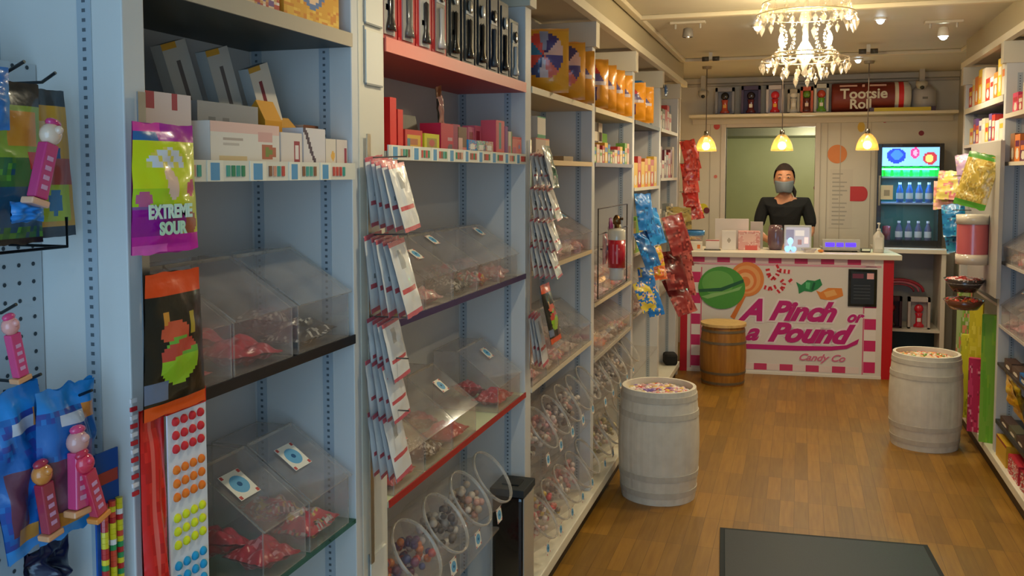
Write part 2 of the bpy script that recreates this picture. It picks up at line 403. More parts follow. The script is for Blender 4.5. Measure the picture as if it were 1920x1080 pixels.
t6, T6 = bay(6.191, 7.05, 'farthest left bay beside the counter with dark red bags at its front',
    [(ZS['top'], .02, 'b8a888', 'ded0b0', 'paint'), (1.55, .016, 'cfc4b4', 'e0d6c4', 'paint'), (1.2, .014, 'cfc4b4', None, 'paint'), (.76, .014, 'cfc4b4', None, 'paint')], div_w=.05)
# wide post between the first two bays, with its blank white placards
pp = thing('shelf_post', 'wide cream post with blank placards between the narrow bay and the red shelf bay', 'post', (-.98, 1.835, .12))
b = MB(); b.box(-.18, .08, -.063, .063, 0, 2.142, CR); b.build('post_body', 'paint', pp, bevel=.003)
for z0, z1, in ((1.79, 2.0), (1.66, 1.782), (.36, .50), (.51, .62), (.16, .34)):
    b = MB(); b.box(.08, .085, -.035, .045, z0, z1 - .008, 'e8e2d4'); b.box(.08, .082, -.04, -.035, z0, z1, '8a8a86'); b.box(.08, .0855, -.035, .045, z0 - .004, z0, '8a8a86'); b.build('placard', 'paint', pp)
# right hand bays
r1, U1 = bay(4.25, 5.28, 'right bay nearest the camera, cut by the picture edge, with clear candy bins',
    [(1.885, .02, 'c4b8a8', 'e0d4c0', 'paint'), (1.64, .016, 'c4bcb4', 'e0d4c0', 'paint'), (1.13, .014, 'c0b8b0', None, 'paint'), (.80, .014, 'c0b8b0', None, 'paint'), (.60, .014, '3a3230', None, 'paint'), (.30, .02, '2c2a28', None, 'paint')], side=-1, div_w=.05)
r2, U2 = bay(5.331, 6.5, 'right bay next to the back cabinet with bright boxes on slate coloured shelves',
    [(1.99, .03, '565c6c', 'e0d4c0', 'paint'), (1.76, .016, '6a6470', 'd8ccc0', 'paint'), (1.5, .016, '5a5050', None, 'paint'), (.9, .014, 'c0b8b0', None, 'paint')], side=-1, div_w=.06)
# ---------------------------------------------------------------- ceiling lights, chandelier, pendants
def ceiling_spot(loc, label, tilt=0.0, lit=True, power=10):
    t = thing('ceiling_spotlight', label, 'light', (loc[0], loc[1], ZC - .0), group='plate mounted ceiling spotlights')
    b = MB(); b.box(-.10, .10, -.03, .03, -.014, 0, 'c8bca4'); b.build('mounting_plate', 'paint', t, bevel=.003)
    for sx in (-1, 1):
        b = MB(); b.tube([(sx * .07, 0, -.014), (sx * .07, 0, -.04)], .006, 'b8b0a0', 6); b.build('stem', 'paint', t)
    b = MB(); b.lathe([(.012, -.035), (.026, -.04), (.032, -.085), (.029, -.088)], '8c8478' if not lit else 'd8d0c0', 18, cap=False); h = b.build('spot_head', 'paint', t, smooth=True)
    b = MB(); b.lathe([(.0001, -.08), (.027, -.08), (.027, -.084), (.0001, -.084)], 'ffffff', 18); b.ball((0, 0, -.085), .024 if lit else .012, 'ffffff', 14, 8); b.build('lens', 'led_cool' if lit else 'metal', t)
    if lit: lamp('spot_beam', 'SPOT', (loc[0], loc[1], ZC - .10), power, (1, .88, .60), .03, (0, 0, 0), None, spot=2.6)
    return t
ceiling_spot((.76, 5.75), 'largest lit ceiling spotlight, right of the chandelier', power=44)
ceiling_spot((-.63, 5.35), 'ceiling spotlight with a wide plate left of the chandelier', lit=False)
for i, (x, y, d) in enumerate([(0, -.3, 'above the door behind the camera'), (-.4, 1.9, 'out of view over the red shelf'), (.5, 2.9, 'out of view over the mat'), ]):
    ceiling_spot((x, y), 'lit ceiling spotlight ' + d, power=(22, 36, 42)[i])
def downlight(loc, label):
    t = thing('downlight', label, 'light', (loc[0], loc[1], ZC), group='small lit downlights in the ceiling')
    MB().lathe([(.034, 0), (.036, -.008), (.024, -.011), (.022, 0)], 'd8d0c0', 18, cap=False).build('ring', 'paint', t, smooth=True)
    MB().ball((0, 0, -.012), .021, 'ffffff', 14, 10).build('lens', 'led_cool', t, smooth=True)
    lamp('downlight_beam', 'SPOT', (loc[0], loc[1], ZC - .05), 17, (1, .88, .62), .03, (0, 0, 0), None, spot=2.7)
for p, l in (((-.255, 5.6), 'small lit downlight just left of the chandelier crystals'), ((.41, 5.55), 'small lit downlight right of the chandelier'),
             ((-.255, 7.55), 'small lit downlight near the back wall, left of the chandelier foot'), ((.40, 7.45), 'small lit downlight above the brown candy roll bank'), ((.235, 5.35), 'small lit downlight hidden among the chandelier crystals')): downlight(p, l)
def small_unlit(loc, label):
    t = thing('track_light', label, 'light', (loc[0], loc[1], ZC), group='small dark twin track lights')
    MB().box(-.012, .012, -.012, .012, -.05, 0, 'cfc6b0').build('stem', 'paint', t)
    for s in (-1, 1): MB().tube([(s * .014, 0, -.045), (s * .06, 0, -.045)], .017, '4a4438', 12).build('spot_head', 'paint', t, smooth=True)
small_unlit((-.63, 6.75), 'dark twin track light left, ahead of the toy shelf'); small_unlit((.42, 6.65), 'dark twin track light right of the chandelier')
def chandelier():
    t = thing('chandelier', 'crystal chandelier with glowing candle bulbs hanging over the aisle', 'chandelier', (.01, 4.6, ZC))
    MB().lathe([(.0001, 0), (.07, 0), (.06, -.02), (.012, -.03), (.0001, -.03)], 'c8b48c', 20).build('canopy', 'metal', t, smooth=True)
    MB().lathe([(.006, -.03), (.006, -.08), (.02, -.10), (.03, -.13), (.012, -.16), (.014, -.24), (.034, -.27), (.045, -.30), (.02, -.34), (.008, -.37), (.018, -.39), (.0001, -.41)], 'fff0d0', 16, cap=False).build('centre_column', 'crystal', t, smooth=True)
    for r, z in ((.20, -.06), (.225, -.115), (.15, -.30), (.20, -.325)):
        MB().tube([(r * cos(a * pi / 16), r * sin(a * pi / 16), z) for a in range(33)], .003, 'e8dcc0', 6, cap=False).build('ring', 'metal', t, smooth=True)
    bulb = None
    for k in range(6):
        a = pi / 6 + k * pi / 3
        pts = [(cos(a) * r, sin(a) * r, z) for r, z in ((.02, -.28), (.05, -.335), (.09, -.345), (.12, -.325), (.125, -.30))]
        MB().tube(pts, .005, 'f0dcae', 6).build('arm', 'crystal', t, smooth=True)
        MB().lathe([(.006, -.30), (.03, -.293), (.008, -.285), (.008, -.255)], 'fff4e0', 12, cx=cos(a) * .125, cy=sin(a) * .125).build('candle_cup', 'crystal', t, smooth=True)
        MB().lathe([(.0001, -.257), (.011, -.25), (.013, -.238), (.008, -.218), (.0001, -.203)], 'ffffff', 12, cx=cos(a) * .125, cy=sin(a) * .125).build('candle_bulb', 'bulb_warm', t, smooth=True)
    cm = None; n = 0; rr = random.Random(4)
    def crystal(x, y, z, s):
        nonlocal cm
        if cm is None:
            b = MB(); b.lathe([(.0001, 0), (.004, -.004), (.0001, -.009)], 'fff4dc', 6, cap=False)
            b.lathe([(.0001, -.009), (.0095, -.022), (.0075, -.030), (.0001, -.046)], 'fff4dc', 6, cap=False); o = b.build('crystal', 'crystal', t); cm = o.data
        else: o = bpy.data.objects.new('crystal', cm); C.objects.link(o); o.parent = t
        o.location = (x, y, z); o.scale = (s, s, s); o.rotation_euler = (0, 0, rr.random() * 3)
    for r, z, k, s in ((.20, -.062, 24, 1.5), (.225, -.118, 24, 1.5), (.20, -.33, 22, 1.2), (.15, -.305, 12, 1.3), (.10, -.36, 10, 1.3), (.05, -.39, 5, 1.2)):
        for q in range(k): a = 2 * pi * q / k + rr.random() * .1; crystal(r * cos(a), r * sin(a), z + rr.uniform(-.006, .004), s * rr.uniform(.85, 1.15))
    b = MB()                                            # bead strings swagged from crown to bowl
    for q in range(12):
        a = 2 * pi * q / 12
        for j in range(12):
            u = j / 11; r = .19 * (1 - u) + .15 * u - .07 * sin(pi * u); z = -.07 - .235 * u - .02 * sin(pi * u)
            b.ball((r * cos(a), r * sin(a), z), .006, 'fff0d4', 6, 4)
    o = b.build('bead_string', 'crystal', t, smooth=True); o['kind'] = 'stuff'
    lamp('chandelier_glow', 'POINT', (.01, 4.6, 2.20), 28, (1, .86, .58), .09)
chandelier()
def pendant(loc, zc, label):
    x, y = loc
    t = thing('pendant_lamp', label, 'lamp', (x, y, 1.78), group='amber glass pendant lamps over the counter')
    MB().tube([(0, 0, .14), (0, 0, ZC - 1.78)], .0035, '4a3a2c', 6).build('cord', 'card', t)
    MB().lathe([(.0001, ZC - 1.78), (.04, ZC - 1.78), (.035, ZC - 1.80), (.0001, ZC - 1.80)], '8a7a60', 16).build('ceiling_rose', 'paint', t)
    MB().lathe([(.0001, .15), (.016, .148), (.02, .12), (.018, .10)], '8a8074', 14, cap=False).build('socket', 'metal', t, smooth=True)
    MB().lathe([(.02, .115), (.04, .10), (.062, .07), (.078, .03), (.086, -.015), (.084, -.016), (.076, .029), (.060, .069), (.038, .098), (.02, .112)], 'f0b060', 24, cap=False).build('glass_shade', 'amber_glass', t, smooth=True)
    MB().ball((0, 0, .025), .032, 'ffffff', 12, 8).build('bulb', 'bulb_warm', t, smooth=True)
    lamp('pendant_glow', 'POINT', (x, y, 1.78), 4.5, (1, .82, .54), .04)
pendant((-.74, 7.62), ZC, 'amber pendant lamp on the left, beside the hanging red bags')
pendant((-.145, 7.62), ZC, 'amber pendant lamp in the middle, in front of the green doorway')
pendant((.49, 7.62), ZC, 'amber pendant lamp on the right, beside the drinks fridge')
def dome_cam(loc, label):
    t = thing('security_camera', label, 'camera', loc)
    MB().box(-.02, .02, -.02, .02, .03, .20, 'a8a090').build('bracket', 'paint', t)
    MB().lathe([(.0001, .03), (.045, .03), (.048, .0), (.03, -.03), (.0001, -.035)], 'b0a898', 18).build('housing', 'paint', t, smooth=True)
    MB().ball((0, -.03, -.022), .018, '181818', 10, 8).build('lens', 'gloss', t, smooth=True)
dome_cam((-.84, 8.35, 2.29), 'small dome camera in the left corner above the toy shelf')
dome_cam((.95, 8.35, 2.32), 'small dome camera above the right end of the toy shelf')
# ---------------------------------------------------------------- counter
def counter():
    ang = radians(5.2); Wd = 1.60
    t = thing('sales_counter', 'white topped sales counter with red ends and a pink striped candy banner front', 'counter', (-.90, 7.36, 0), ang)
    b = MB(); b.box(0, .055, 0, .5, 0, .925, 'c4101c'); b.build('end_panel', 'paint', t)
    b = MB(); b.box(Wd - .075, Wd, 0, .5, 0, .925, 'c4101c'); b.build('end_panel', 'paint', t)
    b = MB(); b.box(-.04, Wd + .05, -.04, .54, .925, .965, 'e6dcc6'); b.build('counter_top', 'paint', t, bevel=.004)
    def U(zx): return (zx - 190) / 1435 * Wd
    def V(zy): return (945 - zy) / 795 * .925
    b = MB(); b.box(.055, Wd - .075, .004, .03, .0, .925, 'e4dcd2'); b.box(.055, Wd - .075, -.004, .004, .0, .02, 'ece4d4')
    pink = 'd0286a'; pal = 'e6a8b4'
    x0, x1 = U(262), U(1540)
    b.box(x0, U(268), .002, .004, .03, .92, 'd86a88'); b.box(U(332), U(340), .002, .004, .03, .84, 'd86a88')
    b.box(U(1432), U(1440), .002, .004, .03, .84, 'd86a88')
    b.box(U(255), U(1545), .002, .004, V(205), V(192), 'dfa0ae')
    n = 10; z0 = .045; dz = (.885 - z0) / n
    for i in range(n):
        for ux, uy in ((268, 330), (1442, 1518)):
            b.box(U(ux), U(uy), .002, .004, z0 + i * dz, z0 + (i + 1) * dz, pink if i % 2 == 0 else 'efe6e0')
    for i in range(14):
        a0 = 268 + i * 88; a1 = a0 + 88
        if a1 > 1530: a1 = 1530
        b.box(U(a0), U(a1), .0015, .0035, V(188), V(152), 'c22a60' if i % 2 == 0 else 'e2c8c6')
        if a0 > 560 and a1 < 1440: b.box(U(a0), U(a1), .0015, .0035, .035, .085, 'd03a68' if i % 2 else 'ecd8d0')
    b.build('front_panel', 'card', t)
    # the sweets printed on the banner
    b = MB(); px = lambda zx, zy, rx, ry, y, c: b.disc(U(zx), V(zy), rx / 1435 * Wd, ry / 795 * .925, y, y + .001, c)
    st = MB()
    b.flat([(U(628), V(400)), (U(655), V(400)), (U(570), V(575)), (U(540), V(560))], -.0005, .001, 'e07c2c')
    px(650, 300, 118, 118, -.001, 'e88a3c'); px(648, 302, 96, 96, -.002, 'f0a860'); px(640, 308, 78, 78, -.003, 'e88038'); px(640, 312, 58, 58, -.004, 'f4b878'); px(640, 316, 34, 34, -.005, 'e8883c')
    b.build('printed_lollipop', 'card', t)
    b = MB(); px = lambda zx, zy, rx, ry, y, c: b.disc(U(zx), V(zy), rx / 1435 * Wd, ry / 795 * .925, y, y + .001, c)
    px(477, 362, 163, 146, -.006, '4c9a34'); px(450, 330, 110, 85, -.007, '6aae4c')
    b.flat([(U(318), V(395)), (U(318), V(375)), (U(470), V(362)), (U(628), V(300)), (U(628), V(322)), (U(480), V(385))], -.008, -.007, '1c5c34'); b.flat([(U(335), V(425)), (U(420), V(400)), (U(520), V(385)), (U(620), V(345)), (U(600), V(375)), (U(480), V(410)), (U(380), V(440))], -.008, -.007, '8cc070')
    b.build('printed_gobstopper', 'card', t)
    b = MB()
    for pts in (((790, 225), (800, 270), (830, 295), (855, 270), (870, 235), (900, 240), (955, 245)), ((865, 205), (835, 220)), ((885, 300), (905, 320), (895, 355), (850, 390)), ((770, 350), (810, 362), (850, 345)), ((940, 295), (965, 320))):
        for i in range(len(pts) - 1):
            (xa, ya), (xb_, yb_) = pts[i], pts[i + 1]
            k = max(1, int(sqrt((xa - xb_) ** 2 + (ya - yb_) ** 2) / 12))
            for j in range(k):
                p0 = Vector((U(xa + (xb_ - xa) * j / k), 0, V(ya + (yb_ - ya) * j / k))); p1 = Vector((U(xa + (xb_ - xa) * (j + 1) / k), 0, V(ya + (yb_ - ya) * (j + 1) / k)))
                d = (p1 - p0).normalized(); nn = Vector((-d.z, 0, d.x)) * .016
                b.flat([((p0 + nn).x, (p0 + nn).z), ((p0 - nn).x, (p0 - nn).z), ((p1 - nn).x, (p1 - nn).z), ((p1 + nn).x, (p1 + nn).z)], .0, .002, 'd41e28' if j % 2 == 0 else 'f0d8d4')
    b.build('printed_candy_canes', 'card', t)
    b = MB()
    b.flat([(U(x), V(y)) for x, y in ((985, 310), (1020, 330), (1060, 295), (1110, 300), (1145, 285), (1160, 325), (1130, 355), (1090, 375), (1040, 370), (1005, 390), (1000, 350))], 0, .002, '2a8a4c')
    b.flat([(U(x), V(y)) for x, y in ((1050, 310), (1080, 312), (1075, 360), (1050, 350))], -.001, .001, '5cc07c'); b.flat([(U(x), V(y)) for x, y in ((1100, 310), (1115, 312), (1100, 365), (1085, 360))], -.001, .001, '145c34')
    b.flat([(U(x), V(y)) for x, y in ((1120, 365), (1150, 375), (1200, 345), (1290, 345), (1300, 395), (1220, 430), (1150, 420))], 0, .002, 'e88a34'); b.flat([(U(x), V(y)) for x, y in ((1170, 375), (1240, 355), (1260, 390), (1190, 410))], -.001, .001, 'f4b468')
    b.build('printed_wrapped_sweets', 'card', t)
    mg = 'c41878'; k = Wd / 1435
    def word(s, x, y, size, c, bold, sx, sh=.45):
        letters(s, size, 'f2e4e4', 'card', t, 'lettering', sh, bold * 2.4, .0005, sx, (U(x), .0005, V(y)))
        letters(s, size, c, 'card', t, 'lettering', sh, bold, .0008, sx, (U(x), -.0015, V(y)))
    word('A', 612, 575, .232, mg, .010, 1.0); word('Pinch', 805, 567, .205, mg, .0095, 1.08); word('or', 1322, 568, .12, mg, .005, .95)
    word('a', 640, 712, .19, mg, .006, 1.15); word('Pound', 800, 712, .20, mg, .010, 1.13); word('Candy Co', 1005, 838, .075, 'd8708c', .002, 1.12)
    b = MB(); b.flat([(U(x), V(y)) for x, y in ((635, 742), (1000, 742), (1230, 738), (1330, 725), (1410, 680), (1400, 715), (1330, 750), (1230, 765), (1000, 775), (635, 775))], -.0015, .001, mg)
    b.build('swoosh', 'card', t)
    n = thing('notice_board', 'black framed notice fixed on the top right of the counter front', 'sign', (0, 0, 0)); n.rotation_euler = (0, 0, ang)
    b = MB(); b.box(0, U(1517) - U(1330), -.008, 0, 0, V(215) - V(463), '15181c'); b.build('frame', 'gloss', n)
    b = MB(); w_, h_ = U(1517) - U(1330), V(215) - V(463)
    b.box(.02, w_ - .02, -.0095, -.008, .02, h_ - .02, '20262c'); b.box(.03, .11, -.0105, -.0095, h_ - .07, h_ - .035, '703048'); b.box(.135, .185, -.0105, -.0095, h_ - .075, h_ - .03, 'f0b0b0')
    for q in range(5): b.box(.04, .16, -.0105, -.0095, .06 + q * .025, .066 + q * .025, '4a4e54')
    b.build('poster', 'card', n)
    R_ = Matrix.Rotation(ang, 3, 'Z'); n.location = Vector((-.90, 7.36, 0)) + R_ @ Vector((U(1330), -.0005, V(463)))
    return ang
CANG = counter()
def on_counter(u, v, z=.966):
    return (-.90 + u * cos(CANG) - v * sin(CANG), 7.36 + u * sin(CANG) + v * cos(CANG), z)
# ---------------------------------------------------------------- barrels, keg, mat
def barrel(name, label, loc, h, rt, rb, mat, colr, hoop, hmat, content=None, lid=None, staves=20):
    t = thing(name, label, 'barrel', loc)
    b = MB(); prof = [(rt + (rb - rt) * sin(pi * q / 14), h * q / 14) for q in range(15)]
    seg = staves * 4
    v = []; f = []
    pr = [(0.0001, .0)] + prof + [(rt - .016, h), (rt - .018, h - .05)]
    if not lid: pr += [(.0001, h - .05)]
    for r, z in pr:
        for k in range(seg):
            g = .9935 if (k % 4 == 0 and r > rt * .95) else 1.0; a = 2 * pi * k / seg; v.append((r * g * cos(a), r * g * sin(a), z))
    for i in range(len(pr) - 1):
        for k in range(seg): k2 = (k + 1) % seg; f.append((i * seg + k, i * seg + k2, (i + 1) * seg + k2, (i + 1) * seg + k))
    b.add(v, f, colr); b.build('staves', mat, t)
    for q in ((.09, .24, .78, .93) if not lid else (.05, .22, .73, .92)):
        r0 = rt + (rb - rt) * sin(pi * q) + .0005; dz = .014 if not lid else .009
        r1_ = rt + (rb - rt) * sin(pi * (q - dz / h)); r2_ = rt + (rb - rt) * sin(pi * (q + dz / h))
        MB().lathe([(r1_, h * q - dz), (r1_ + .003, h * q - dz), (r2_ + .003, h * q + dz), (r2_, h * q + dz)], hoop, 40, cap=False).build('hoop', hmat, t, smooth=False)
    if lid: MB().lathe([(.0001, h - .002), (rt + .014, h - .002), (rt + .014, h + .018), (.0001, h + .02)], 'dcb878', 40).build('lid', lid, t)
    return t
barrel('white_barrel', 'whitewashed wooden barrel of wrapped candy in front of the left shelves', (-.645, 4.46, 0), .545, .180, .198, 'whitewash', 'e4dccb', 'd0c8b8', 'whitewash')
barrel('white_barrel', 'whitewashed wooden barrel with orange sweets in front of the right shelves', (.72, 5.76, 0), .545, .182, .20, 'whitewash', 'e4dccb', 'd0c8b8', 'whitewash')
barrel('wooden_keg', 'small oak keg with a pale wooden lid in front of the candy banner', (-.535, 7.02, 0), .445, .155, .172, 'oak', 'ffffff', '6a5c48', 'paint', lid='pale_wood', staves=12)
def heap(name, label, c, r, n, cols, seed, s=.016):
    b = MB(); rn = random.Random(seed)
    b.lathe([(r, 0), (r, .012), (r * .7, .022), (.0001, .03)], 'c8b8a8', 30, cap=False)
    for _ in range(n):
        rr = r * sqrt(rn.random()) * .95; a = rn.random() * 6.283
        b.M = Matrix.Translation((rr * cos(a), rr * sin(a), .018 + .014 * (1 - rr / r))) @ Matrix.Rotation(rn.random() * 3, 4, 'Z') @ Matrix.Rotation(rn.uniform(-.5, .5), 4, 'X')
        k = rn.choice(cols); b.ball((0, 0, 0), s, k, 8, 5, sc=(1.1, .7, .6)); b.box(-s * 1.9, -s, -.004, .004, -.002, .002, k); b.box(s, s * 1.9, -.004, .004, -.002, .002, k)
    b.M = Matrix.Identity(4); o = b.build(name, 'foil', None, smooth=False); o.location = c
    return tag(o, label, 'candy', kind='stuff')
heap('wrapped_candy', 'pastel wrapped candy heaped in the left white barrel', (-.645, 4.46, .4955), .155, 230, ['f4e0d8', 'f0c8c0', 'e05a50', 'f4ecd8', 'f0d060', 'd8a0b8', '9a7ac0', 'f8f0ea', 'e8b8b0'], 1)
heap('orange_sweets', 'orange and red sweets heaped in the right white barrel', (.72, 5.76, .4955), .157, 230, ['e88a34', 'f0b870', 'd84a28', 'e8c8a0', 'c8a070', 'f0e0c8', '7a9a40'], 2)
m = MB(); m.box(-.43, .43, -1.5, 0, 0, .009, '20282c'); m.box(-.41, .41, -1.48, -.02, .009, .011, '3a4448', 1); o = m.build('floor_mat', ['matte', 'rubber_mat'], None, bevel=.002)
at(o, (.115, 4.12, 0), radians(4.5)); tag(o, 'dark grey rubber backed entrance mat on the wooden floor', 'mat')
# ---------------------------------------------------------------- back wall shelf and toys
t = thing('wall_shelf', 'long cream shelf on the back wall carrying boxed toys', 'shelf', (.14, YB, 2.08))
b = MB(); b.box(-1.10, 1.09, -.30, -.001, 0, .025, 'd8ccb0'); b.build('board', 'paint', t, bevel=.003)
b = MB(); b.box(-1.10, 1.09, -.03, -.001, -.05, 0, 'ccc0a8'); b.build('batten', 'paint', t, bevel=.003)
def boxed_toy(x, w, h, card, body, knob, label, acc='e8c040', y=8.38, z=2.105):
    t = thing('boxed_toy', label, 'toy', (x, y, z))
    b = MB(); b.box(-w / 2, w / 2, .06, .066, 0, h, card); b.box(-w / 2, -w / 2 + .02, 0, .06, 0, h, card); b.box(w / 2 - .02, w / 2, 0, .06, 0, h, card); b.box(-w / 2, w / 2, 0, .06, 0, .012, card); b.box(-w / 2, w / 2, 0, .06, h - .035, h, card)
    b.build('carton', 'card', t)
    b = MB(); b.lathe([(.0001, .013), (.045, .013), (.045, .03), (.028, .045), (.026, .10), (.034, .13), (.0001, .135)], body, 18, cy=.04 - .008); b.build('dispenser_body', 'gloss', t, smooth=True).scale = (.9, .5, 1)
    b = MB(); b.ball((0, .03, .165), .036, knob, 14, 10, sc=(1, .6, 1)); b.build('dispenser_globe', 'gloss', t, smooth=True)
    b = MB(); b.box(-.014, .014, .0, .004, .06, .09, acc); b.build('badge', 'card', t)
boxed_toy(-.655, .165, .24, '8c8c94', 'b84a38', '1c1c20', 'boxed toy dispenser with a dark round top, first on the back shelf', 'd8a048')
boxed_toy(-.43, .165, .25, '4a3a5c', '601c28', '2c2028', 'boxed toy with a dark purple card and white panel, second on the back shelf', 'e8e4dc')
boxed_toy(-.225, .15, .25, 'c8c0c4', 'd01c2c', 'd8283a', 'boxed toy dispenser with red body and red top, third on the back shelf', 'e8b030')
boxed_toy(-.07, .10, .21, 'b0a898', 'd4cec0', 'e8e2d4', 'pale boxed toy behind the foot of the chandelier', 'f0ece0')
boxed_toy(.04, .105, .23, 'c85a34', '6a2c24', '6c9a34', 'boxed toy with orange card and green round top', 'f0d8c8')
boxed_toy(.16, .12, .25, 'ccc6ba', '68a82c', 'c84830', 'boxed toy with green body, right next to the brown bank', 'f0e8dc')
def bank():
    t = thing('candy_roll_bank', 'huge brown candy roll shaped bank with white and red end', 'bank', (.245, 8.46, 2.105))
    r = .128; rot = Matrix.Rotation(pi / 2, 4, 'Y')
    b = MB(); b.M = Matrix.Translation((0, 0, r)) @ rot
    b.lathe([(.0001, 0), (r * .96, 0), (r, .02), (r, .50)], '7c2c20', 36, cap=False); b.build('brown_roll', 'card', t, smooth=True)
    b = MB(); b.M = Matrix.Translation((0, 0, r)) @ rot
    b.lathe([(r, .50), (r + .001, .50), (r + .001, .53)], 'd8d4c4', 36, cap=False); b.lathe([(r + .001, .53), (r + .001, .57)], 'd82828', 36, cap=False); b.lathe([(r + .001, .57), (r, .61), (r * .8, .63), (.0001, .632)], 'd4d0c4', 36, cap=False)
    b.build('end_cap', 'card', t, smooth=True)
    y = -r - .0045
    letters('Tootsie', .118, 'dcd6c4', 'card', t, 'lettering', 0, .003, .001, 1.02, (.065, y, .115)); letters('Roll', .112, 'dcd6c4', 'card', t, 'lettering', 0, .003, .001, 1.0, (.14, y, .03))
    b = MB(); b.box(.06, .20, y, y + .03, .215, .228, 'c89a8c'); b.box(.24, .26, y, y + .03, .21, .23, 'c89a8c'); b.box(.30, .43, y, y + .03, .215, .228, 'c89a8c'); b.build('small_print', 'card', t)
bank()
t = thing('clear_jar', 'pale grey rounded jar on the right end of the back shelf', 'jar', (.98, 8.46, 2.105))
MB().lathe([(.0001, 0), (.085, 0), (.10, .03), (.10, .17), (.06, .215), (.0001, .22)], 'b4b0ac', 26).build('jar_body', 'card', t, smooth=True)
MB().box(-.02, .02, -.104, -.098, .10, .118, '6a6460').build('clasp', 'card', t)
t = thing('candy_tube', 'long yellow candy tube with dark ends lying on the back shelf edge', 'candy', (.80, 8.315, 2.105))
MB().box(-.22, .22, -.014, .012, 0, .03, 'c8b020').build('carton', 'card', t); MB().box(-.255, -.22, -.016, .014, 0, .032, '4a3a50').build('end_cap', 'card', t); MB().box(.22, .255, -.016, .014, 0, .036, '3a2440').build('end_cap', 'card', t)
# wall stickers
def sticker(x, z, rx, rz, c, label, sq=False, dy=0):
    b = MB(); b.M = Matrix.Translation((0, -dy, 0))
    if sq: b.box(x - rx, x + rx, YB - .004, YB - .0005, z - rz, z + rz, c); b.disc(x + rx, z, rx * .9, rz, YB - .0046, YB - .0011, c)
    else: b.disc(x, z, rx, rz, YB - .004, YB - .0005, c)
    tag(b.build('wall_sticker', 'card'), label, 'sticker')
sticker(.306, 1.755, .082, .082, 'e0843c', 'large orange round sticker on the back wall right of the doorway')
sticker(.47, 1.405, .05, .065, 'c83030', 'red sweet shaped sticker left of the fridge', True)
sticker(-.855, 1.262, .045, .045, 'd8c820', 'yellow round sticker at the left end of the back wall')
sticker(-.822, 1.243, .028, .028, '6a1c30', 'dark maroon spot sticker overlapping the yellow one', False, .004)
sticker(-.74, 2.015, .028, .03, 'd0483c', 'red round sticker under the left end of the toy shelf')
sticker(-.745, 1.555, .016, .016, 'd07060', 'small pale red spot sticker left of the doorway')
sticker(.135, 1.455, .022, .022, '6a1c2c', 'maroon spot sticker right beside the doorway at mask height')
sticker(-.06, 2.045, .014, .014, 'c84840', 'tiny red spot sticker above the doorway'); sticker(.211, 2.045, .02, .016, '24388c', 'tiny blue spot sticker below the brown bank')
sticker(.69, 2.04, .018, .016, 'b84038', 'small red spot sticker under the shelf, right of the doorway'); sticker(.985, 1.93, .022, .022, '8c2028', 'dark red spot sticker above the fridge')
sticker(.50, 1.99, .03, .045, 'd8b030', 'yellow and orange sticker just above the right pendant lamp')
b = MB(); rn = random.Random(5); b.box(.25, .44, YB - .003, YB - .0005, 1.10, 1.62, 'cec4b2')
for q in range(13): b.box(.27, .27 + rn.uniform(.05, .13), YB - .0036, YB - .003, 1.13 + q * .037, 1.142 + q * .037, 'aaa294')
tag(b.build('price_notice', 'card'), 'faint grey printed price notice on the back wall under the orange sticker', 'notice')
# ---------------------------------------------------------------- back cabinet and drinks fridge
def cabinet():
    t = thing('back_cabinet', 'white open cabinet under the drinks fridge', 'cabinet', (.88, 8.10, 0))
    x0, x1, d = -.27, .26, .48
    b = MB(); b.box(x0, x0 + .03, 0, d, 0, .93, 'd8d0c0'); b.box(x1 - .035, x1, 0, d, 0, .93, 'd8d0c0'); b.box(x0 + .03, x1 - .035, d - .02, d, 0, .93, 'a8a49c'); b.build('carcass', 'paint', t, bevel=.002)
    b = MB(); b.box(x0 - .02, x1 + .02, -.02, d, .93, .965, 'e0d8c8'); b.build('cabinet_top', 'paint', t, bevel=.003)
    for z in (.30, .06): b = MB(); b.box(x0 + .03, x1 - .035, .01, d - .02, z - .02, z, 'd8d0c0'); b.build('shelf', 'paint', t)
    b = MB(); b.box(x0 + .03, x1 - .035, .3, d - .02, .0605, .24, '3c5058'); tag(at(b.build('storage_crate', 'matte', None, bevel=.004), (.88, 8.10, 0)), 'dark slate crate on the bottom shelf of the back cabinet', 'crate')
cabinet()
def boxed2(x, card, body, knob, label):
    boxed_toy(x, .17, .26, card, body, knob, label, 'e8e0d8', 8.16, .301)
boxed2(.74, '3c1418', '2a2224', '8c2028', 'boxed dark toy dispenser on the cabinet shelf under the fridge, left one')
boxed2(.955, 'b8aca4', 'c01c30', 'd02838', 'boxed red toy dispenser on the cabinet shelf under the fridge, right one')
for k in range(3):
    b = MB(); pts = [(.17 * cos(a) * 1.1, 0, .10 * sin(a) + .0) for a in [pi * q / 14 for q in range(15)]]
    b.tube([(p[0], 0, p[2]) for p in pts], .013, ['c83848', 'e07888', 'c04050'][k], 8)
    tag(at(b.build('licorice_rope', 'gloss', None, smooth=True), (.83, 8.40, .575 + k * .0), 0), ['outer', 'middle', 'inner'][k] + ' curved red candy rope standing behind the boxed toys in the cabinet', 'candy')
    C.objects[-1].scale = (1 - .2 * k, 1, 1 - .2 * k); C.objects[-1].location = (.83, 8.45, .575)
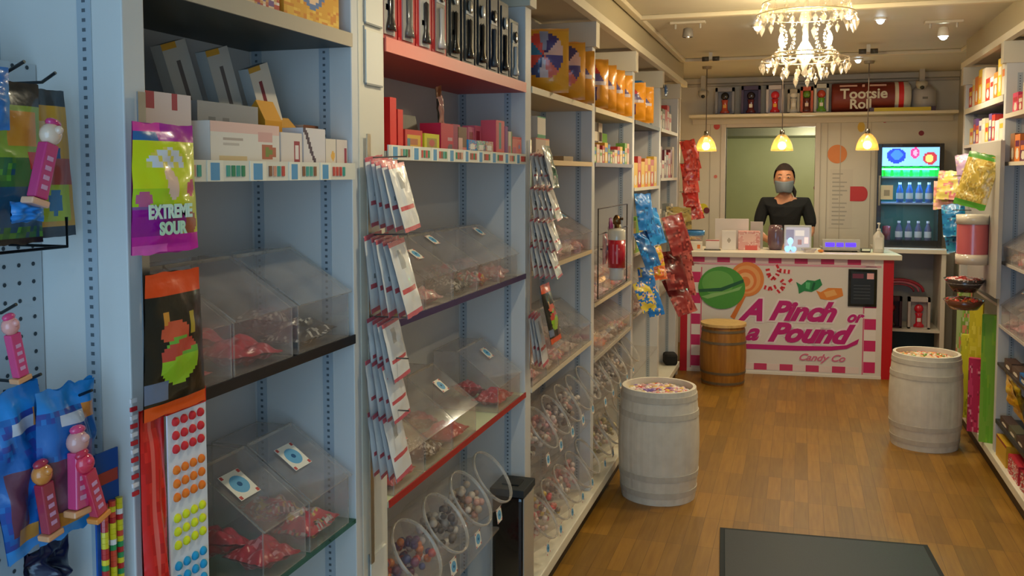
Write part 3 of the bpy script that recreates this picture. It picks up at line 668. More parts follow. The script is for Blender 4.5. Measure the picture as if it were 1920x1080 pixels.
def fridge():
    t = thing('drinks_fridge', 'black glass door countertop fridge with a lit candy sign and blue bottles', 'fridge', (.87, 8.26, .966))
    w, h, d = .255, .865, .30; k = '1a1c20'
    b = MB(); b.box(-w, w, d - .02, d, 0, h, '2c3436'); b.box(-w, -w + .03, .03, d - .02, 0, h, k); b.box(w - .03, w, .03, d - .02, 0, h, k); b.box(-w + .03, w - .03, .03, d - .02, 0, .05, k); b.box(-w + .03, w - .03, .03, d - .02, h - .03, h, k)
    b.build('cabinet_body', 'gloss', t)
    b = MB(); b.box(-w, -w + .035, 0, .028, 0, h, k); b.box(w - .035, w, 0, .028, 0, h, k); b.box(-w + .035, w - .035, 0, .028, 0, .06, k); b.box(-w + .035, w - .035, 0, .028, h - .03, h, k)
    dr = b.build('door', 'gloss', t, bevel=.003); MB().box(-w + .035, w - .035, .012, .016, .06, h - .19, 'ffffff').build('glass', 'pane', dr)
    MB().tube([(-w + .018, -.02, .35), (-w + .018, -.02, .60)], .008, 'b8b8b8', 8).build('handle', 'metal', dr)
    # lit header picture
    b = MB(); nx, nz = 46, 15; x0, x1, z0, z1 = -w + .035, w - .035, h - .185, h - .03
    dz = design('7cb8f0', [('e', .08, .15, .42, .95, '2040e8'), ('e', .16, .35, .36, .85, '3878ff'), ('e', .5, .4, .66, .98, 'f04088'), ('e', .54, .55, .62, .85, 'ff9cc0'), ('e', .72, .08, .96, .75, 'a83440'), ('e', .76, .2, .9, .6, 'e8c070')])
    v = [(x0 + (x1 - x0) * i / nx, .010, z0 + (z1 - z0) * j / nz) for j in range(nz + 1) for i in range(nx + 1)]
    b.add(v, [(j * (nx + 1) + i, j * (nx + 1) + i + 1, (j + 1) * (nx + 1) + i + 1, (j + 1) * (nx + 1) + i) for j in range(nz) for i in range(nx)], [dz((i + .5) / nx, (j + .5) / nz) for j in range(nz) for i in range(nx)])
    b.box(x0, x1, .011, .027, z0, z1, '3060a0'); b.build('lit_sign', 'self_glow', t)
    for z in (.36, .58): MB().box(-w + .031, w - .031, .04, d - .03, z, z + .014, 'a8b8d8').build('rack', 'card', t)
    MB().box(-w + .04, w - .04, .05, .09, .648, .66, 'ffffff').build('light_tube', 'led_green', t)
    dz2 = None
    b = MB(); b.box(-w + .031, w - .031, d - .026, d - .021, .05, .59, '1c5a4c'); b.build('lining', 'card', t)
    MB().box(-w + .031, w - .031, d - .026, d - .021, .595, .675, '0ce850').build('glow_lining', 'self_glow', t)  # upper lining made to glow green itself, imitating light falling on it
    lamp('fridge_light', 'AREA', (.87, 8.34, .966 + .645), 4.5, (.12, 1, .45), .38, (0, 0, 0), None, size_y=.06)
    lamp('fridge_light', 'AREA', (.87, 8.34, .966 + .57), 1.6, (.35, .7, 1), .38, (0, 0, 0), None, size_y=.06)  # added blue fill below the upper rack to brighten the bottles
    lamp('fridge_light', 'AREA', (.87, 8.34, .966 + .35), 1.0, (.45, .7, 1), .38, (0, 0, 0), None, size_y=.06)  # another added fill, below the lower rack, for the bottom row
    b = MB(); b.box(-.225, -.13, -.0015, 0, .40, .52, 'c8c0a8'); b.box(-.20, -.155, -.002, -.0015, .43, .48, '8a8474'); tag(at(b.build('paper_notice', 'card'), (.87, 8.2605, .966)), 'white paper notice taped on the fridge door', 'notice')
    def bottle(x, y, z, c, label, grp, s='d8dce8'):
        q = thing('drink_bottle', label, 'bottle', (x, y, z), group=grp)
        MB().lathe([(.0001, 0), (.026, 0), (.028, .02), (.027, .10), (.012, .14), (.011, .155)], c, 14, cap=False).build('bottle_body', 'gloss', q, smooth=True)
        MB().lathe([(.0285, .03), (.0285, .08)], s, 14, cap=False).build('wrapper', 'card', q)
        MB().lathe([(.0125, .150), (.0125, .168), (.0001, .168)], 'e8f0ff', 12).build('cap', 'gloss', q)
    for k in range(4): bottle(.80 + k * .075, 8.33, .966 + .375, '2a6cc8', 'blue drink bottle with a white cap on the middle fridge rack', 'blue bottles in the fridge')
    for k in range(4): bottle(.80 + k * .075, 8.33, .966 + .052, '5a6490', 'pale violet drink bottle at the bottom of the fridge', 'violet bottles in the fridge')
    for k in range(5): bottle(.70 + k * .075, 8.36, .966 + .595, '20e848', 'drink coloured with the green glow under the lit fridge sign', 'glow coloured drinks at the top of the fridge', '18c83c'); C.objects[-1].scale = C.objects[-1].scale  # bottle and wrapper green stands in for the green glow here
    bottle(.70, 8.34, .966 + .052, '8c2438', 'single dark red drink bottle at the bottom left of the fridge', None) if False else None
    b = MB(); b.lathe([(.0001, 0), (.033, 0), (.033, .12), (.0001, .125)], '8c2438', 16); tag(at(b.build('drink_can', 'gloss', None, smooth=True), (.705, 8.35, .966 + .052)), 'dark red can at the bottom left inside the fridge', 'can')
fridge()
# ---------------------------------------------------------------- things on the counter
def free_box(name, label, cat, loc, w, d, h, c, rz=CANG, dz=None, mat='card', bevel=0):
    o = carton(name, w, d, h, dz or design(c), c, None, 16, 16, mat); at(o, loc, rz)
    return tag(o, label, cat)
free_box('card_box', 'small white card box with an orange mark on the left end of the counter', 'box', on_counter(.10, .10), .13, .08, .065, 'e4dccc', dz=design('e4dccc', [('r', .7, .2, .85, .7, 'e07828')]))
t = thing('candy_basket', 'blue rimmed basket of yellow sweets at the left end of the counter', 'basket', on_counter(.09, .28))
MB().lathe([(.0001, 0), (.06, 0), (.085, .12), (.08, .12), (.055, .006)], '9a9488', 20, cap=False).build('bowl', 'clear_film', t, smooth=True)
MB().lathe([(.083, .11), (.092, .11), (.094, .15), (.083, .15)], '2a78b8', 20, cap=False).build('rim', 'gloss', t, smooth=True)
o = heap('lemon_sweets', 'yellow sweets filling the blue rimmed basket', on_counter(.09, .28, .966 + .06), .055, 40, ['e8c020', 'f0d840', 'e07828'], 6, .012)
free_box('card_holder', 'small white display card on a dark base beside the blue basket', 'display', on_counter(.245, .12, .975), .105, .03, .075, 'ece2d8', dz=design('ece2d8', [('r', 0, .9, 1, 1, 'c85a58')]))
free_box('low_tray', 'dark low tray under the small white display card', 'tray', on_counter(.245, .10), .13, .07, .008, '5a564c')
free_box('payment_screen', 'white back of the larger card terminal screen on the counter', 'screen', on_counter(.40, .34), .27, .02, .245, 'd8d0c8', bevel=.003)
free_box('cable_box', 'small white printed box in front of the larger screen', 'box', on_counter(.375, .18), .11, .04, .155, 'ece4dc', dz=design('ece4dc', [('e', .38, .4, .62, .62, 'b0a698')]))
free_box('pink_box', 'pale pink box with a red base in the middle of the counter', 'box', on_counter(.535, .2), .17, .12, .15, 'e0a8a0', dz=design('e0a8a0', [('r', .3, .0, .9, .25, 'd86058'), ('e', .2, .4, .8, .9, 'ecc0b4')], ['d89088', 'ecc8bc'], 6, 3, .5))
free_box('white_box', 'white box leaning behind the pink box on the counter', 'box', on_counter(.60, .36), .10, .05, .22, 'b8b0a8')
t = thing('tablet_stand', 'white framed tablet with a lit display facing the customers', 'tablet', on_counter(.91, .2), CANG)
MB().box(-.105, .105, 0, .012, .015, .205, 'd8d8d4').build('frame', 'gloss', t, bevel=.003)
b = MB(); b.box(-.09, .09, -.001, 0, .03, .188, '8a8488'); b.box(-.09, -.03, -.0015, -.001, .09, .17, '6a6470'); b.box(-.02, .05, -.0015, -.001, .12, .165, 'a8a098'); b.box(0, .03, -.0015, -.001, .05, .09, '7c5c58'); b.box(.05, .08, -.0015, -.001, .06, .11, 'c8a8a0'); b.build('display', 'self_glow', t)
MB().prism([(.012, .02), (.09, 0), (.0, 0), (.0, .015)], -.06, .06, 'c8c8c4').build('stand', 'gloss', t)
t = thing('sparkling_ornament', 'small glowing pale blue ornament on the counter before the tablet', 'ornament', on_counter(.845, .09), CANG)
b = MB(); b.ball((0, 0, .085), .022, '90c8ff', 12, 8, sc=(1, 1, 1.3)); b.build('upper_globe', 'self_glow', t, smooth=True)
b = MB(); b.ball((-.022, 0, .024), .022, '84b8ff', 12, 8, sc=(1, 1, 1.1)); b.ball((.026, 0, .022), .021, '84b0ff', 12, 8, sc=(1, 1, 1.05)); b.lathe([(.009, .02), (.009, .06)], '90c0ff', 10); b.build('lower_globe', 'self_glow', t, smooth=True)
t = thing('display_jar', 'dull purple jar in front of the person', 'jar', on_counter(.745, .28))
MB().lathe([(.0001, 0), (.05, 0), (.062, .05), (.062, .15), (.05, .20), (.0001, .205)], '6c5258', 22).build('jar_body', 'gloss', t, smooth=True)
t = thing('glass_dish', 'low glass dish of sweets in front of the tablet', 'dish', on_counter(.985, .07)); MB().lathe([(.0001, 0), (.04, 0), (.06, .03), (.057, .03), (.038, .005)], 'ffffff', 20, cap=False).build('dish', 'clear_film', t, smooth=True)
tag(at((lambda b: b.build('orange_sweet', 'gloss', None, smooth=True))(MB().ball((0, 0, .013), .02, 'd8842c', 12, 8, sc=(1.2, 1, .65))), on_counter(1.075, .08)), 'single orange sweet on the counter left of the scale', 'candy')
t = thing('weighing_scale', 'grey weighing scale with three violet number displays', 'scale', on_counter(1.235, .14), CANG)
b = MB(); b.prism([(0, .022), (.02, .10), (.05, .10), (.07, .022)], -.14, .14, 'a8a49c'); b.box(-.14, .14, .0, .25, .012, .03, '9c988e'); b.build('housing', 'paint', t, bevel=.003)
for x in (-.1, .1): MB().box(x - .02, x + .02, .01, .05, 0, .012, '1c1c1c').build('foot', 'matte', t)
for x, w_ in ((-.085, .034), (-.01, .026), (.07, .038)):
    b = MB(); b.M = Matrix.Translation((x, .0078, .058)) @ Matrix.Rotation(radians(-14.4), 4, 'X'); b.box(-w_, w_, -.002, .0, -.015, .015, 'ffffff'); b.build('number_display', 'led_blue', t)
MB().box(-.12, .12, .08, .24, .036, .042, 'c8c8c4').build('weighing_pan', 'metal', t); MB().box(-.02, .02, .14, .18, .03, .036, '80807c').build('pan_support', 'metal', t)
t = thing('card_reader', 'black and white card reader right of the scale', 'card reader', on_counter(1.42, .16), CANG); MB().box(-.035, .035, 0, .1, 0, .03, '1c1e1c').build('reader_body', 'gloss', t, bevel=.003); MB().box(-.03, .03, -.003, 0, .012, .028, 'e8f0dc').build('lit_strip', 'card', t)
t = thing('sanitizer_bottle', 'clear hand sanitizer bottle with a pump on the right of the counter', 'bottle', on_counter(1.515, .18))
MB().lathe([(.0001, 0), (.04, 0), (.042, .01), (.042, .13), (.02, .16), (.014, .17)], 'c8c4bc', 20, cap=False).build('bottle_body', 'gloss', t, smooth=True)
MB().box(-.028, .028, -.044, -.04, .03, .12, 'ded8cc').build('sticker', 'card', t)
b = MB(); b.lathe([(.015, .17), (.015, .185), (.005, .19), (.005, .22), (.013, .222), (.013, .232), (.0001, .235)], 'd8d4cc', 12); b.tube([(0, 0, .227), (0, -.04, .224), (0, -.045, .215)], .004, 'd8d4cc', 6); b.build('pump', 'gloss', t, smooth=True)
# ---------------------------------------------------------------- the person behind the counter
def skin_mesh(joints, edges, vox, name, col, mat, parent, extra=None, smooth_it=4, sub=1):
    me = bpy.data.meshes.new(name); me.from_pydata([j[0] for j in joints], edges, [])
    o = bpy.data.objects.new(name, me); C.objects.link(o)
    mod = o.modifiers.new('skin', 'SKIN'); mod.use_smooth_shade = True
    for i, j in enumerate(joints):
        r = j[1]; me.skin_vertices[0].data[i].radius = (r, r) if not isinstance(r, tuple) else r
    me.skin_vertices[0].data[0].use_root = True
    sb = o.modifiers.new('sub', 'SUBSURF'); sb.levels = sub; sb.render_levels = sub
    dg = bpy.context.evaluated_depsgraph_get(); bpy.context.view_layer.update()
    m2 = bpy.data.meshes.new_from_object(o.evaluated_get(bpy.context.evaluated_depsgraph_get()))
    bm = bmesh.new(); bm.from_mesh(m2); bpy.data.objects.remove(o)
    if extra:
        for em in extra: bm.from_mesh(em)
    m3 = bpy.data.meshes.new(name); bm.to_mesh(m3); bm.free()
    o = bpy.data.objects.new(name, m3); C.objects.link(o)
    if vox:
        rm = o.modifiers.new('re', 'REMESH'); rm.mode = 'VOXEL'; rm.voxel_size = vox
        sm = o.modifiers.new('sm', 'SMOOTH'); sm.factor = .5; sm.iterations = smooth_it
        bpy.context.view_layer.update()
        m4 = bpy.data.meshes.new_from_object(o.evaluated_get(bpy.context.evaluated_depsgraph_get()))
        o.modifiers.clear(); o.data = m4
    me = o.data
    for a in list(me.color_attributes): me.color_attributes.remove(a)
    ca = me.color_attributes.new('Col', 'FLOAT_COLOR', 'CORNER'); ca.data.foreach_set('color', list(lin(col)) * len(me.loops))
    me.polygons.foreach_set('use_smooth', [True] * len(me.polygons))
    me.materials.clear(); me.materials.append(MAT[mat]); o.parent = parent; o.name = name
    return o
def person():
    t = thing('person', 'person with dark tied back hair, grey face mask and black top behind the counter', 'person', (-.12, 8.12, 0), radians(0))
    sk = 'b9805e'
    J = {}; L = []
    def j(n, p, r): J[n] = len(L); L.append((p, r))
    j('pel', (0, .02, .93), (.125, .10)); j('waist', (0, .0, 1.06), (.105, .085)); j('chest', (0, -.02, 1.22), (.125, .095)); j('ucl', (0, -.02, 1.33), (.10, .07)); j('neck', (0, -.025, 1.40), (.048, .05)); j('nk2', (-.005, -.035, 1.455), (.045, .047))
    for s, nm in ((-1, 'L'), (1, 'R')):
        j('sh' + nm, (s * .165, -.02, 1.335), .05); j('ua' + nm, (s * .20, -.03, 1.21), .042); j('el' + nm, (s * .215, -.05, 1.085), .036)
        j('fa' + nm, (s * .165, -.14, 1.045), .032); j('wr' + nm, (s * .085, -.225, 1.005), (.025, .02)); j('pm' + nm, (s * .045, -.265, .995), (.032, .016))
        j('hip' + nm, (s * .09, .02, .88), .088); j('kn' + nm, (s * .095, .0, .48), .056); j('cf' + nm, (s * .095, .03, .33), .05); j('an' + nm, (s * .095, .04, .09), .036); j('ft' + nm, (s * .10, -.08, .035), (.038, .026))
    E_ = [('pel', 'waist'), ('waist', 'chest'), ('chest', 'ucl'), ('ucl', 'neck'), ('neck', 'nk2')]
    for nm in 'LR': E_ += [('ucl', 'sh' + nm), ('sh' + nm, 'ua' + nm), ('ua' + nm, 'el' + nm), ('el' + nm, 'fa' + nm), ('fa' + nm, 'wr' + nm), ('wr' + nm, 'pm' + nm), ('pel', 'hip' + nm), ('hip' + nm, 'kn' + nm), ('kn' + nm, 'cf' + nm), ('cf' + nm, 'an' + nm), ('an' + nm, 'ft' + nm)]
    E_ = [(J[a], J[b_]) for a, b_ in E_]
    # head with nose, ears, brow; fingers
    hb = MB(); hc = Vector((-.01, -.045, 1.535))
    def hf(d):
        q = 1.0
        if d.z < -.2: q -= .16 * (-d.z - .2) * (1.2 + .8 * abs(d.x))
        if d.y < -.6 and abs(d.z) < .25: q -= .02
        return q
    hb.ball(hc, .1, sk, 24, 18, sc=(.78, .95, 1.16), fn=hf)
    hb.ball(hc + Vector((0, -.093, -.02)), .017, sk, 10, 8, sc=(.8, 1, 1.3)); hb.ball(hc + Vector((0, -.08, -.085)), .024, sk, 10, 8, sc=(1.1, 1, .8))
    for s in (-1, 1): hb.ball(hc + Vector((s * .078, .01, -.015)), .026, sk, 10, 8, sc=(.35, .7, 1.15)); hb.ball(hc + Vector((s * .033, -.082, .018)), .02, sk, 10, 8, sc=(1.2, .6, .55))
    for s in (-1, 1):
        base_ = Vector((s * .045, -.265, .995)); dirn = Vector((-s * .42, -.62, -.18)).normalized(); side = Vector((-dirn.y, dirn.x, 0)).normalized()
        for q in range(4):
            ln = (.07, .078, .073, .058)[q]; p0 = base_ + side * (q - 1.5) * .0175 + dirn * .012
            p1 = p0 + dirn * ln * .45 + Vector((0, 0, .004)); p2 = p1 + dirn * ln * .3 + Vector((0, 0, -.010)); p3 = p2 + dirn * ln * .2 + Vector((0, 0, -.012))
            hb.tube([p0, p1, p2, p3], [.009, .0085, .0078, .006], sk, 8); hb.ball(p3, .006, sk, 8, 6)
        th = base_ + side * (-1.9 if s > 0 else 1.9) * .0175 - dirn * .012
        th2 = th + dirn * .03 + side * (-.02 if s > 0 else .02); hb.tube([base_ - dirn * .01, th, th2, th2 + dirn * .022], [.012, .0105, .0095, .007], sk, 8)
    tmp = bpy.data.meshes.new('tmp'); tmp.from_pydata([tuple(v) for v in hb.v], [], hb.f)
    body = skin_mesh(L, E_, .006, 'body', sk, 'skin', t, [tmp])
    # shirt
    SJ = [((0, .0, .95), (.135, .11)), ((0, -.0, 1.08), (.122, .10)), ((0, -.02, 1.22), (.142, .112)), ((0, -.016, 1.335), (.118, .086))]
    SE = [(0, 1), (1, 2), (2, 3)]
    for s in (-1, 1):
        n = len(SJ); SJ += [((s * .16, -.02, 1.338), .066), ((s * .203, -.03, 1.21), .056), ((s * .216, -.045, 1.11), .052)]; SE += [(3, n), (n, n + 1), (n + 1, n + 2)]
    skin_mesh(SJ, SE, .006, 'shirt', '0c0e10', 'cloth', t)
    TJ = [((0, .02, .93), (.14, .115))]; TE = []
    for s in (-1, 1):
        n = len(TJ); TJ += [((s * .09, .02, .86), .102), ((s * .095, 0, .48), .072), ((s * .095, .035, .11), .056)]; TE += [(0, n), (n, n + 1), (n + 1, n + 2)]
    skin_mesh(TJ, TE, .008, 'trousers', '20242c', 'cloth', t)
    for s in (-1, 1):
        b = MB(); b.ball((s * .1, -.03, .035), .06, '1c1c1c', 14, 10, sc=(.75, 2.1, .6)); b.build('shoe', 'gloss', t, smooth=True).location = (0, 0, .001)
    hair = MB()
    def hh(d): return 1.0 + .03 * noise.noise(d * 6)
    v0 = len(hair.v); hair.ball(hc + Vector((0, .014, .016)), .106, '2a1c16', 24, 18, sc=(.83, .96, 1.14), fn=hh)
    kill = set(i for i, v in enumerate(hair.v) if (v - hc).y < -.028 and (v - hc).z < .068 or (v - hc).z < -.045 and (v - hc).y < .02)
    keep = [i for i, f in enumerate(hair.f) if not any(q in kill for q in f)]; hair.f = [hair.f[i] for i in keep]; hair.c = [hair.c[i] for i in keep]; hair.m = [hair.m[i] for i in keep]
    hair.ball(hc + Vector((.035, .10, .03)), .042, '241812', 14, 10, fn=hh); hair.tube([hc + Vector((.06, .05, -.06)), hc + Vector((.085, .02, -.11)), hc + Vector((.09, -.0, -.15))], [.02, .018, .006], '1c1410', 8)
    hair.build('hair', 'cloth', t, smooth=True)
    m = MB(); rows = 9; cols = 14; v = []; f = []
    for i in range(rows):
        q = i / (rows - 1); z = -.022 - .085 * q
        for k in range(cols):
            a = radians(-78 + 156 * k / (cols - 1)); rx = .080 * (1 - .22 * q ** 2); ry = .098 * (1 - .06 * q ** 3) + .014 * sin(pi * (.25 + .6 * q)) * cos(a) ** 3
            v.append(hc + Vector((rx * sin(a), -ry * cos(a) - .002, z + .012 * abs(sin(a)) * (1 - 2 * q))))
    for i in range(rows - 1):
        for k in range(cols - 1): p = i * cols + k; f.append((p, p + cols, p + cols + 1, p + 1))
    m.add(v, f, '6e7880'); mo = m.build('face_mask', 'cloth', t, smooth=True); sd = mo.modifiers.new('thick', 'SOLIDIFY'); sd.thickness = .003
    b = MB()
    for s in (-1, 1): b.tube([hc + Vector((s * .078, -.02, -.03)), hc + Vector((s * .084, .01, -.02)), hc + Vector((s * .08, .03, -.01))], .0025, '6e7880', 6)
    b.build('mask_loop', 'cloth', t)
    b = MB()
    for s in (-1, 1): b.ball(hc + Vector((s * .033, -.0905, .016)), .0095, 'b8a090', 10, 8, sc=(1.2, .5, .5)); b.ball(hc + Vector((s * .033, -.0945, .016)), .0055, '2a1a12', 8, 6, sc=(1, .6, 1))
    b.build('eyes', 'gloss', t, smooth=True)
    b = MB()
    for s in (-1, 1): b.tube([hc + Vector((s * .018, -.094, .036)), hc + Vector((s * .035, -.093, .042)), hc + Vector((s * .052, -.082, .036))], [.003, .0035, .002], '2a1c14', 6)
    b.build('eyebrows', 'cloth', t)
    MB().lathe([(.027, -.004), (.0285, 0), (.027, .004)], 'd8d4cc', 16, cap=False).build('bracelet', 'gloss', t).location = (-.09, -.22, 1.007)
person()
# ---------------------------------------------------------------- clear scoop bins
def panel(b, pts, nrm, t=.0025):
    n = len(pts); nrm = Vector(nrm) * t; v = [Vector(p) for p in pts] + [Vector(p) + nrm for p in pts]
    b.add(v, [tuple(range(n)), tuple(reversed(range(n, 2 * n)))], 'ffffff', 0)
    b.add(v, [(i, (i + 1) % n, n + (i + 1) % n, n + i) for i in range(n)], 'ffffff', 1)
def rosette(b, w, y=-.0008):
    """square ticket with a blue rosette, in the local x-z plane, centred"""
    b.box(-w / 2, w / 2, y, 0, -w / 2, w / 2, 'f2ecdc')
    for sx in (-1, 1):
        for sz in (-1, 1): b.box(sx * w * .42 - w * .06, sx * w * .42 + w * .06, y - .0004, y, sz * w * .42 - w * .06, sz * w * .42 + w * .06, 'c85048')
    b.disc(0, 0, w * .36, w * .33, y - .0006, y, '6cb0d8', seg=20); b.disc(0, 0, w * .10, w * .09, y - .0010, y - .0006, '1c5a8c', seg=12)
BINP = {}
def scoop_bin(w, d, hb, hf, loc, rz, label, ticket=None, slope=.62, group=None):
    key = (w, d, hb, hf, ticket, slope)
    if key in BINP: return dup(BINP[key], loc, rz, label, group)
    t = thing('candy_bin', label, 'candy bin', loc, rz, group); BINP[key] = t
    h = w / 2 - .002; b = MB(); ys = d * slope
    prof = [(0, 0), (0, hf), (ys, hb), (d, hb), (d, 0)]
    panel(b, [(-h, y, z) for y, z in prof], (1, 0, 0)); panel(b, [(h, y, z) for y, z in prof], (-1, 0, 0))
    panel(b, [(-h, 0, 0), (h, 0, 0), (h, 0, hf), (-h, 0, hf)], (0, 1, 0)); panel(b, [(-h, d, 0), (h, d, 0), (h, d, hb), (-h, d, hb)], (0, -1, 0))
    panel(b, [(-h, 0, 0), (h, 0, 0), (h, d, 0), (-h, d, 0)], (0, 0, 1)); panel(b, [(-h, ys, hb), (h, ys, hb), (h, d, hb), (-h, d, hb)], (0, 0, -1))
    b.build('bin_body', ['acrylic', 'acrylic_edge'], t)
    b = MB(); nn = Vector((0, -(hb - hf), ys)).normalized()
    dl = Vector((0, ys, hb - hf)); p0 = Vector((0, -.006, hf + .002)); e = .004
    panel(b, [(-h - e, p0.y, p0.z), (h + e, p0.y, p0.z), (h + e, ys, hb + .002), (-h - e, ys, hb + .002)], nn, .003)
    b.box(-h, h, ys - .003, ys + .003, hb - .001, hb + .005, 'ffffff', 1)
    lid = b.build('lid', ['acrylic', 'acrylic_edge'], t)
    if ticket:
        s, u, v = ticket; b = MB(); ang = math.atan2(dl.z, dl.y)
        b.M = Matrix.Translation(Vector((u * w, -.006, hf + .002)) + dl * v + nn * .0045) @ Matrix.Rotation(-(pi / 2 - ang), 4, 'X')
        rosette(b, s); b.build('price_ticket', 'card', t)
    return t
RED = ['c81c30', 'd83848', 'c01424', 'e88890', 'b81828', 'c81c30']; MIX = ['e0404c', 'f0e0d8', 'e8c850', '5a4a40', 'd88070', 'c8b8b0', '8a7a70']
DRK = ['3a3430', '6a6058', 'b8b0a4', '2a2420', 'd8d0c4']; TAN = ['c8b49c', 'e0d0bc', '8a6a50', 'd8a090', 'f0e4d8']; PNK = ['e8a0a0', 'f0c8c0', 'd87070', 'e8d8d0', 'c8a090']
CB = {}
def candy_bag(pal, w, h, loc, rot, label, group, seed=0, cat='candy'):
    key = (tuple(pal), round(w, 2), round(h, 2), seed % 3)
    if key in CB: me = CB[key]
    else:
        rn = random.Random(seed + len(CB)); b = pouch_mb(w, h, .045, design(pal[0], (), pal, 5, seed, .62), 22, 20, seed + 3, .014); b.M = Matrix.Identity(4)
        b.v = [Vector((v.x, v.z + h / 2, -v.y + .02)) for v in b.v]
        o = b.build('candy_bag', 'foil', None, smooth=True); me = o.data; bpy.data.objects.remove(o); CB[key] = me
    o = bpy.data.objects.new('candy_bag', me); C.objects.link(o); o.location = loc; o.rotation_euler = rot
    return tag(o, label, cat, group)
def bin_row(side, ys, ws, z, hb, hf, desc, pals, tickets, d=.222, bags=2, seed=0, slope=.62, bagz=.014):
    """one shelf's bins with the sealed bags of sweets lying in them"""
    rz = LEFT if side > 0 else RIGHT; xf = -.903 if side > 0 else 1.003; rn = random.Random(seed)
    for i, (y, w) in enumerate(zip(ys, ws)):
        nm = ['nearest', 'second', 'third', 'fourth', 'fifth', 'sixth'][i]
        scoop_bin(w, d, hb, hf, (xf, y, z + .0005), rz, 'clear candy bin, %s from the camera, %s' % (nm, desc), tickets[i % len(tickets)], slope)
        pn, pal = pals[i % len(pals)]
        for k in range(bags):
            sz = min(w * .72, .13)
            yy = y + rn.uniform(-.012, .012); xx = xf - side * (.06, .145, .125)[k]; tilt = 0.0
            candy_bag(pal, sz, .10, (xx, yy, z + bagz - .012 + (0, .020, .062)[k]), (0, rn.uniform(-.1, .1) + (.25 * side if k == 1 else 0), pi / 2 + rn.uniform(-.2, .2)),
                      'wrapped %s sweets, %s bag in the %s bin %s' % (pn, ('front', 'rear', 'upper')[k], nm, desc), 'bags of wrapped sweets in the candy bins', seed + i + k)
r_, d_, m_, p_, tn_ = ('red', RED), ('dark striped', DRK), ('mixed', MIX), ('pink', PNK), ('tan', TAN)
T1 = (.05, -.1, .55); T2 = (.044, .1, .75)
bin_row(1, [1.215, 1.405, 1.62], [.185, .19, .205], 1.2405, .182, .092, 'on the black edged shelf', [r_, r_, d_], [(.055, -.15, .8), None, None], seed=1)
bin_row(1, [1.462, 1.632], [.15, .165], .8425, .20, .10, 'on the green glass shelf', [r_, m_], [(.062, -.2, .62), (.062, -.1, .6)], seed=2)
bin_row(1, [2.03 + .2 * k for k in range(5)], [.195] * 5, 1.2375, .17, .075, 'on the purple edged shelf', [r_, p_, d_, m_, p_], [(.04, .1, .85), (.04, 0, .55), (.04, 0, .8), None, (.04, 0, .8)], seed=3)
bin_row(1, [2.03, 2.225, 2.42, 2.84], [.185, .19, .19, .24], .8225, .19, .08, 'on the red edged glass shelf', [r_, d_, r_, r_], [(.045, 0, .3), None, (.045, 0, .6), (.045, .1, .7)], seed=4)
bin_row(1, [3.2 + .19 * k for k in range(5)], [.18] * 5, 1.2375, .17, .08, 'midway up the third bay', [p_, tn_, p_, tn_, p_], [(.04, 0, .8), None], seed=5, bags=3)
bin_row(1, [3.2 + .19 * k for k in range(5)], [.18] * 5, .8205, .19, .08, 'low in the third bay', [p_, tn_, m_, tn_, d_], [None, (.04, 0, .8)], seed=6, bags=3)
bin_row(1, [4.24 + .19 * k for k in range(5)], [.18] * 5, .9805, .19, .08, 'behind the hanging canister', [p_, p_, tn_, m_, p_], [None], seed=7, bags=3)
bin_row(1, [4.24 + .19 * k for k in range(5)], [.18] * 5, .7205, .16, .07, 'low in the fourth bay', [d_, ('orange', ['e87828', 'f0a050', 'c85020']), tn_, d_, m_], [None], seed=8)
bin_row(1, [5.28 + .19 * k for k in range(4)], [.18] * 4, .7605, .19, .08, 'under the blue bags', [d_, tn_, d_, m_], [None], seed=9)
bin_row(-1, [4.36 + .195 * k for k in range(5)], [.185] * 5, 1.1305, .18, .08, 'high in the right bay', [tn_, p_, tn_, m_, tn_], [None], seed=10, bags=3)
bin_row(-1, [4.36 + .195 * k for k in range(5)], [.185] * 5, .8005, .22, .10, 'low in the right bay', [p_, tn_, m_, p_, tn_], [(.04, 0, .7), None], seed=11, bags=3)
# ---------------------------------------------------------------- round mouthed jars on the bottom of the left bays
JP = None
def candy_jar(loc, label, tagc=True, group=None, s=1.0):
    global JP
    if JP is None:
        t = thing('candy_jar', label, 'candy jar', loc); JP = t
        tilt = Matrix.Rotation(radians(52), 4, 'X')      # mouth leans out to the aisle
        R0 = .088
        T = Matrix.Translation((0, .125, R0 * sin(radians(52)) + .003))
        b = MB(); b.M = T @ tilt
        b.lathe([(.0001, 0), (R0 * .96, 0), (R0, .012), (R0, .15), (R0 * .93, .165), (R0 * .93, .185)], 'ffffff', 28, cap=False); b.build('jar_body', 'acrylic', t, smooth=True)
        b = MB(); b.M = T @ tilt
        b.lathe([(R0 * .93, .185), (R0 * .97, .185), (R0 * .98, .190), (R0 * .97, .194), (R0 * .93, .194), (R0 * .93, .185)], 'e8e0d4', 28, cap=False); b.build('rim', 'acrylic_edge', t, smooth=True)
        b = MB(); rn = random.Random(3)
        b.M = Matrix.Translation((0, .0 - .045, .075)) @ Matrix.Rotation(radians(-8), 4, 'X'); rosette(b, .042); b.build('price_ticket', 'card', t)
    else: t = dup(JP, loc, 0, label, group)
    t.location = loc; t.rotation_euler = (0, 0, LEFT); t.scale = (1.04, 1.04, 1.03)
    return t
SW = {}
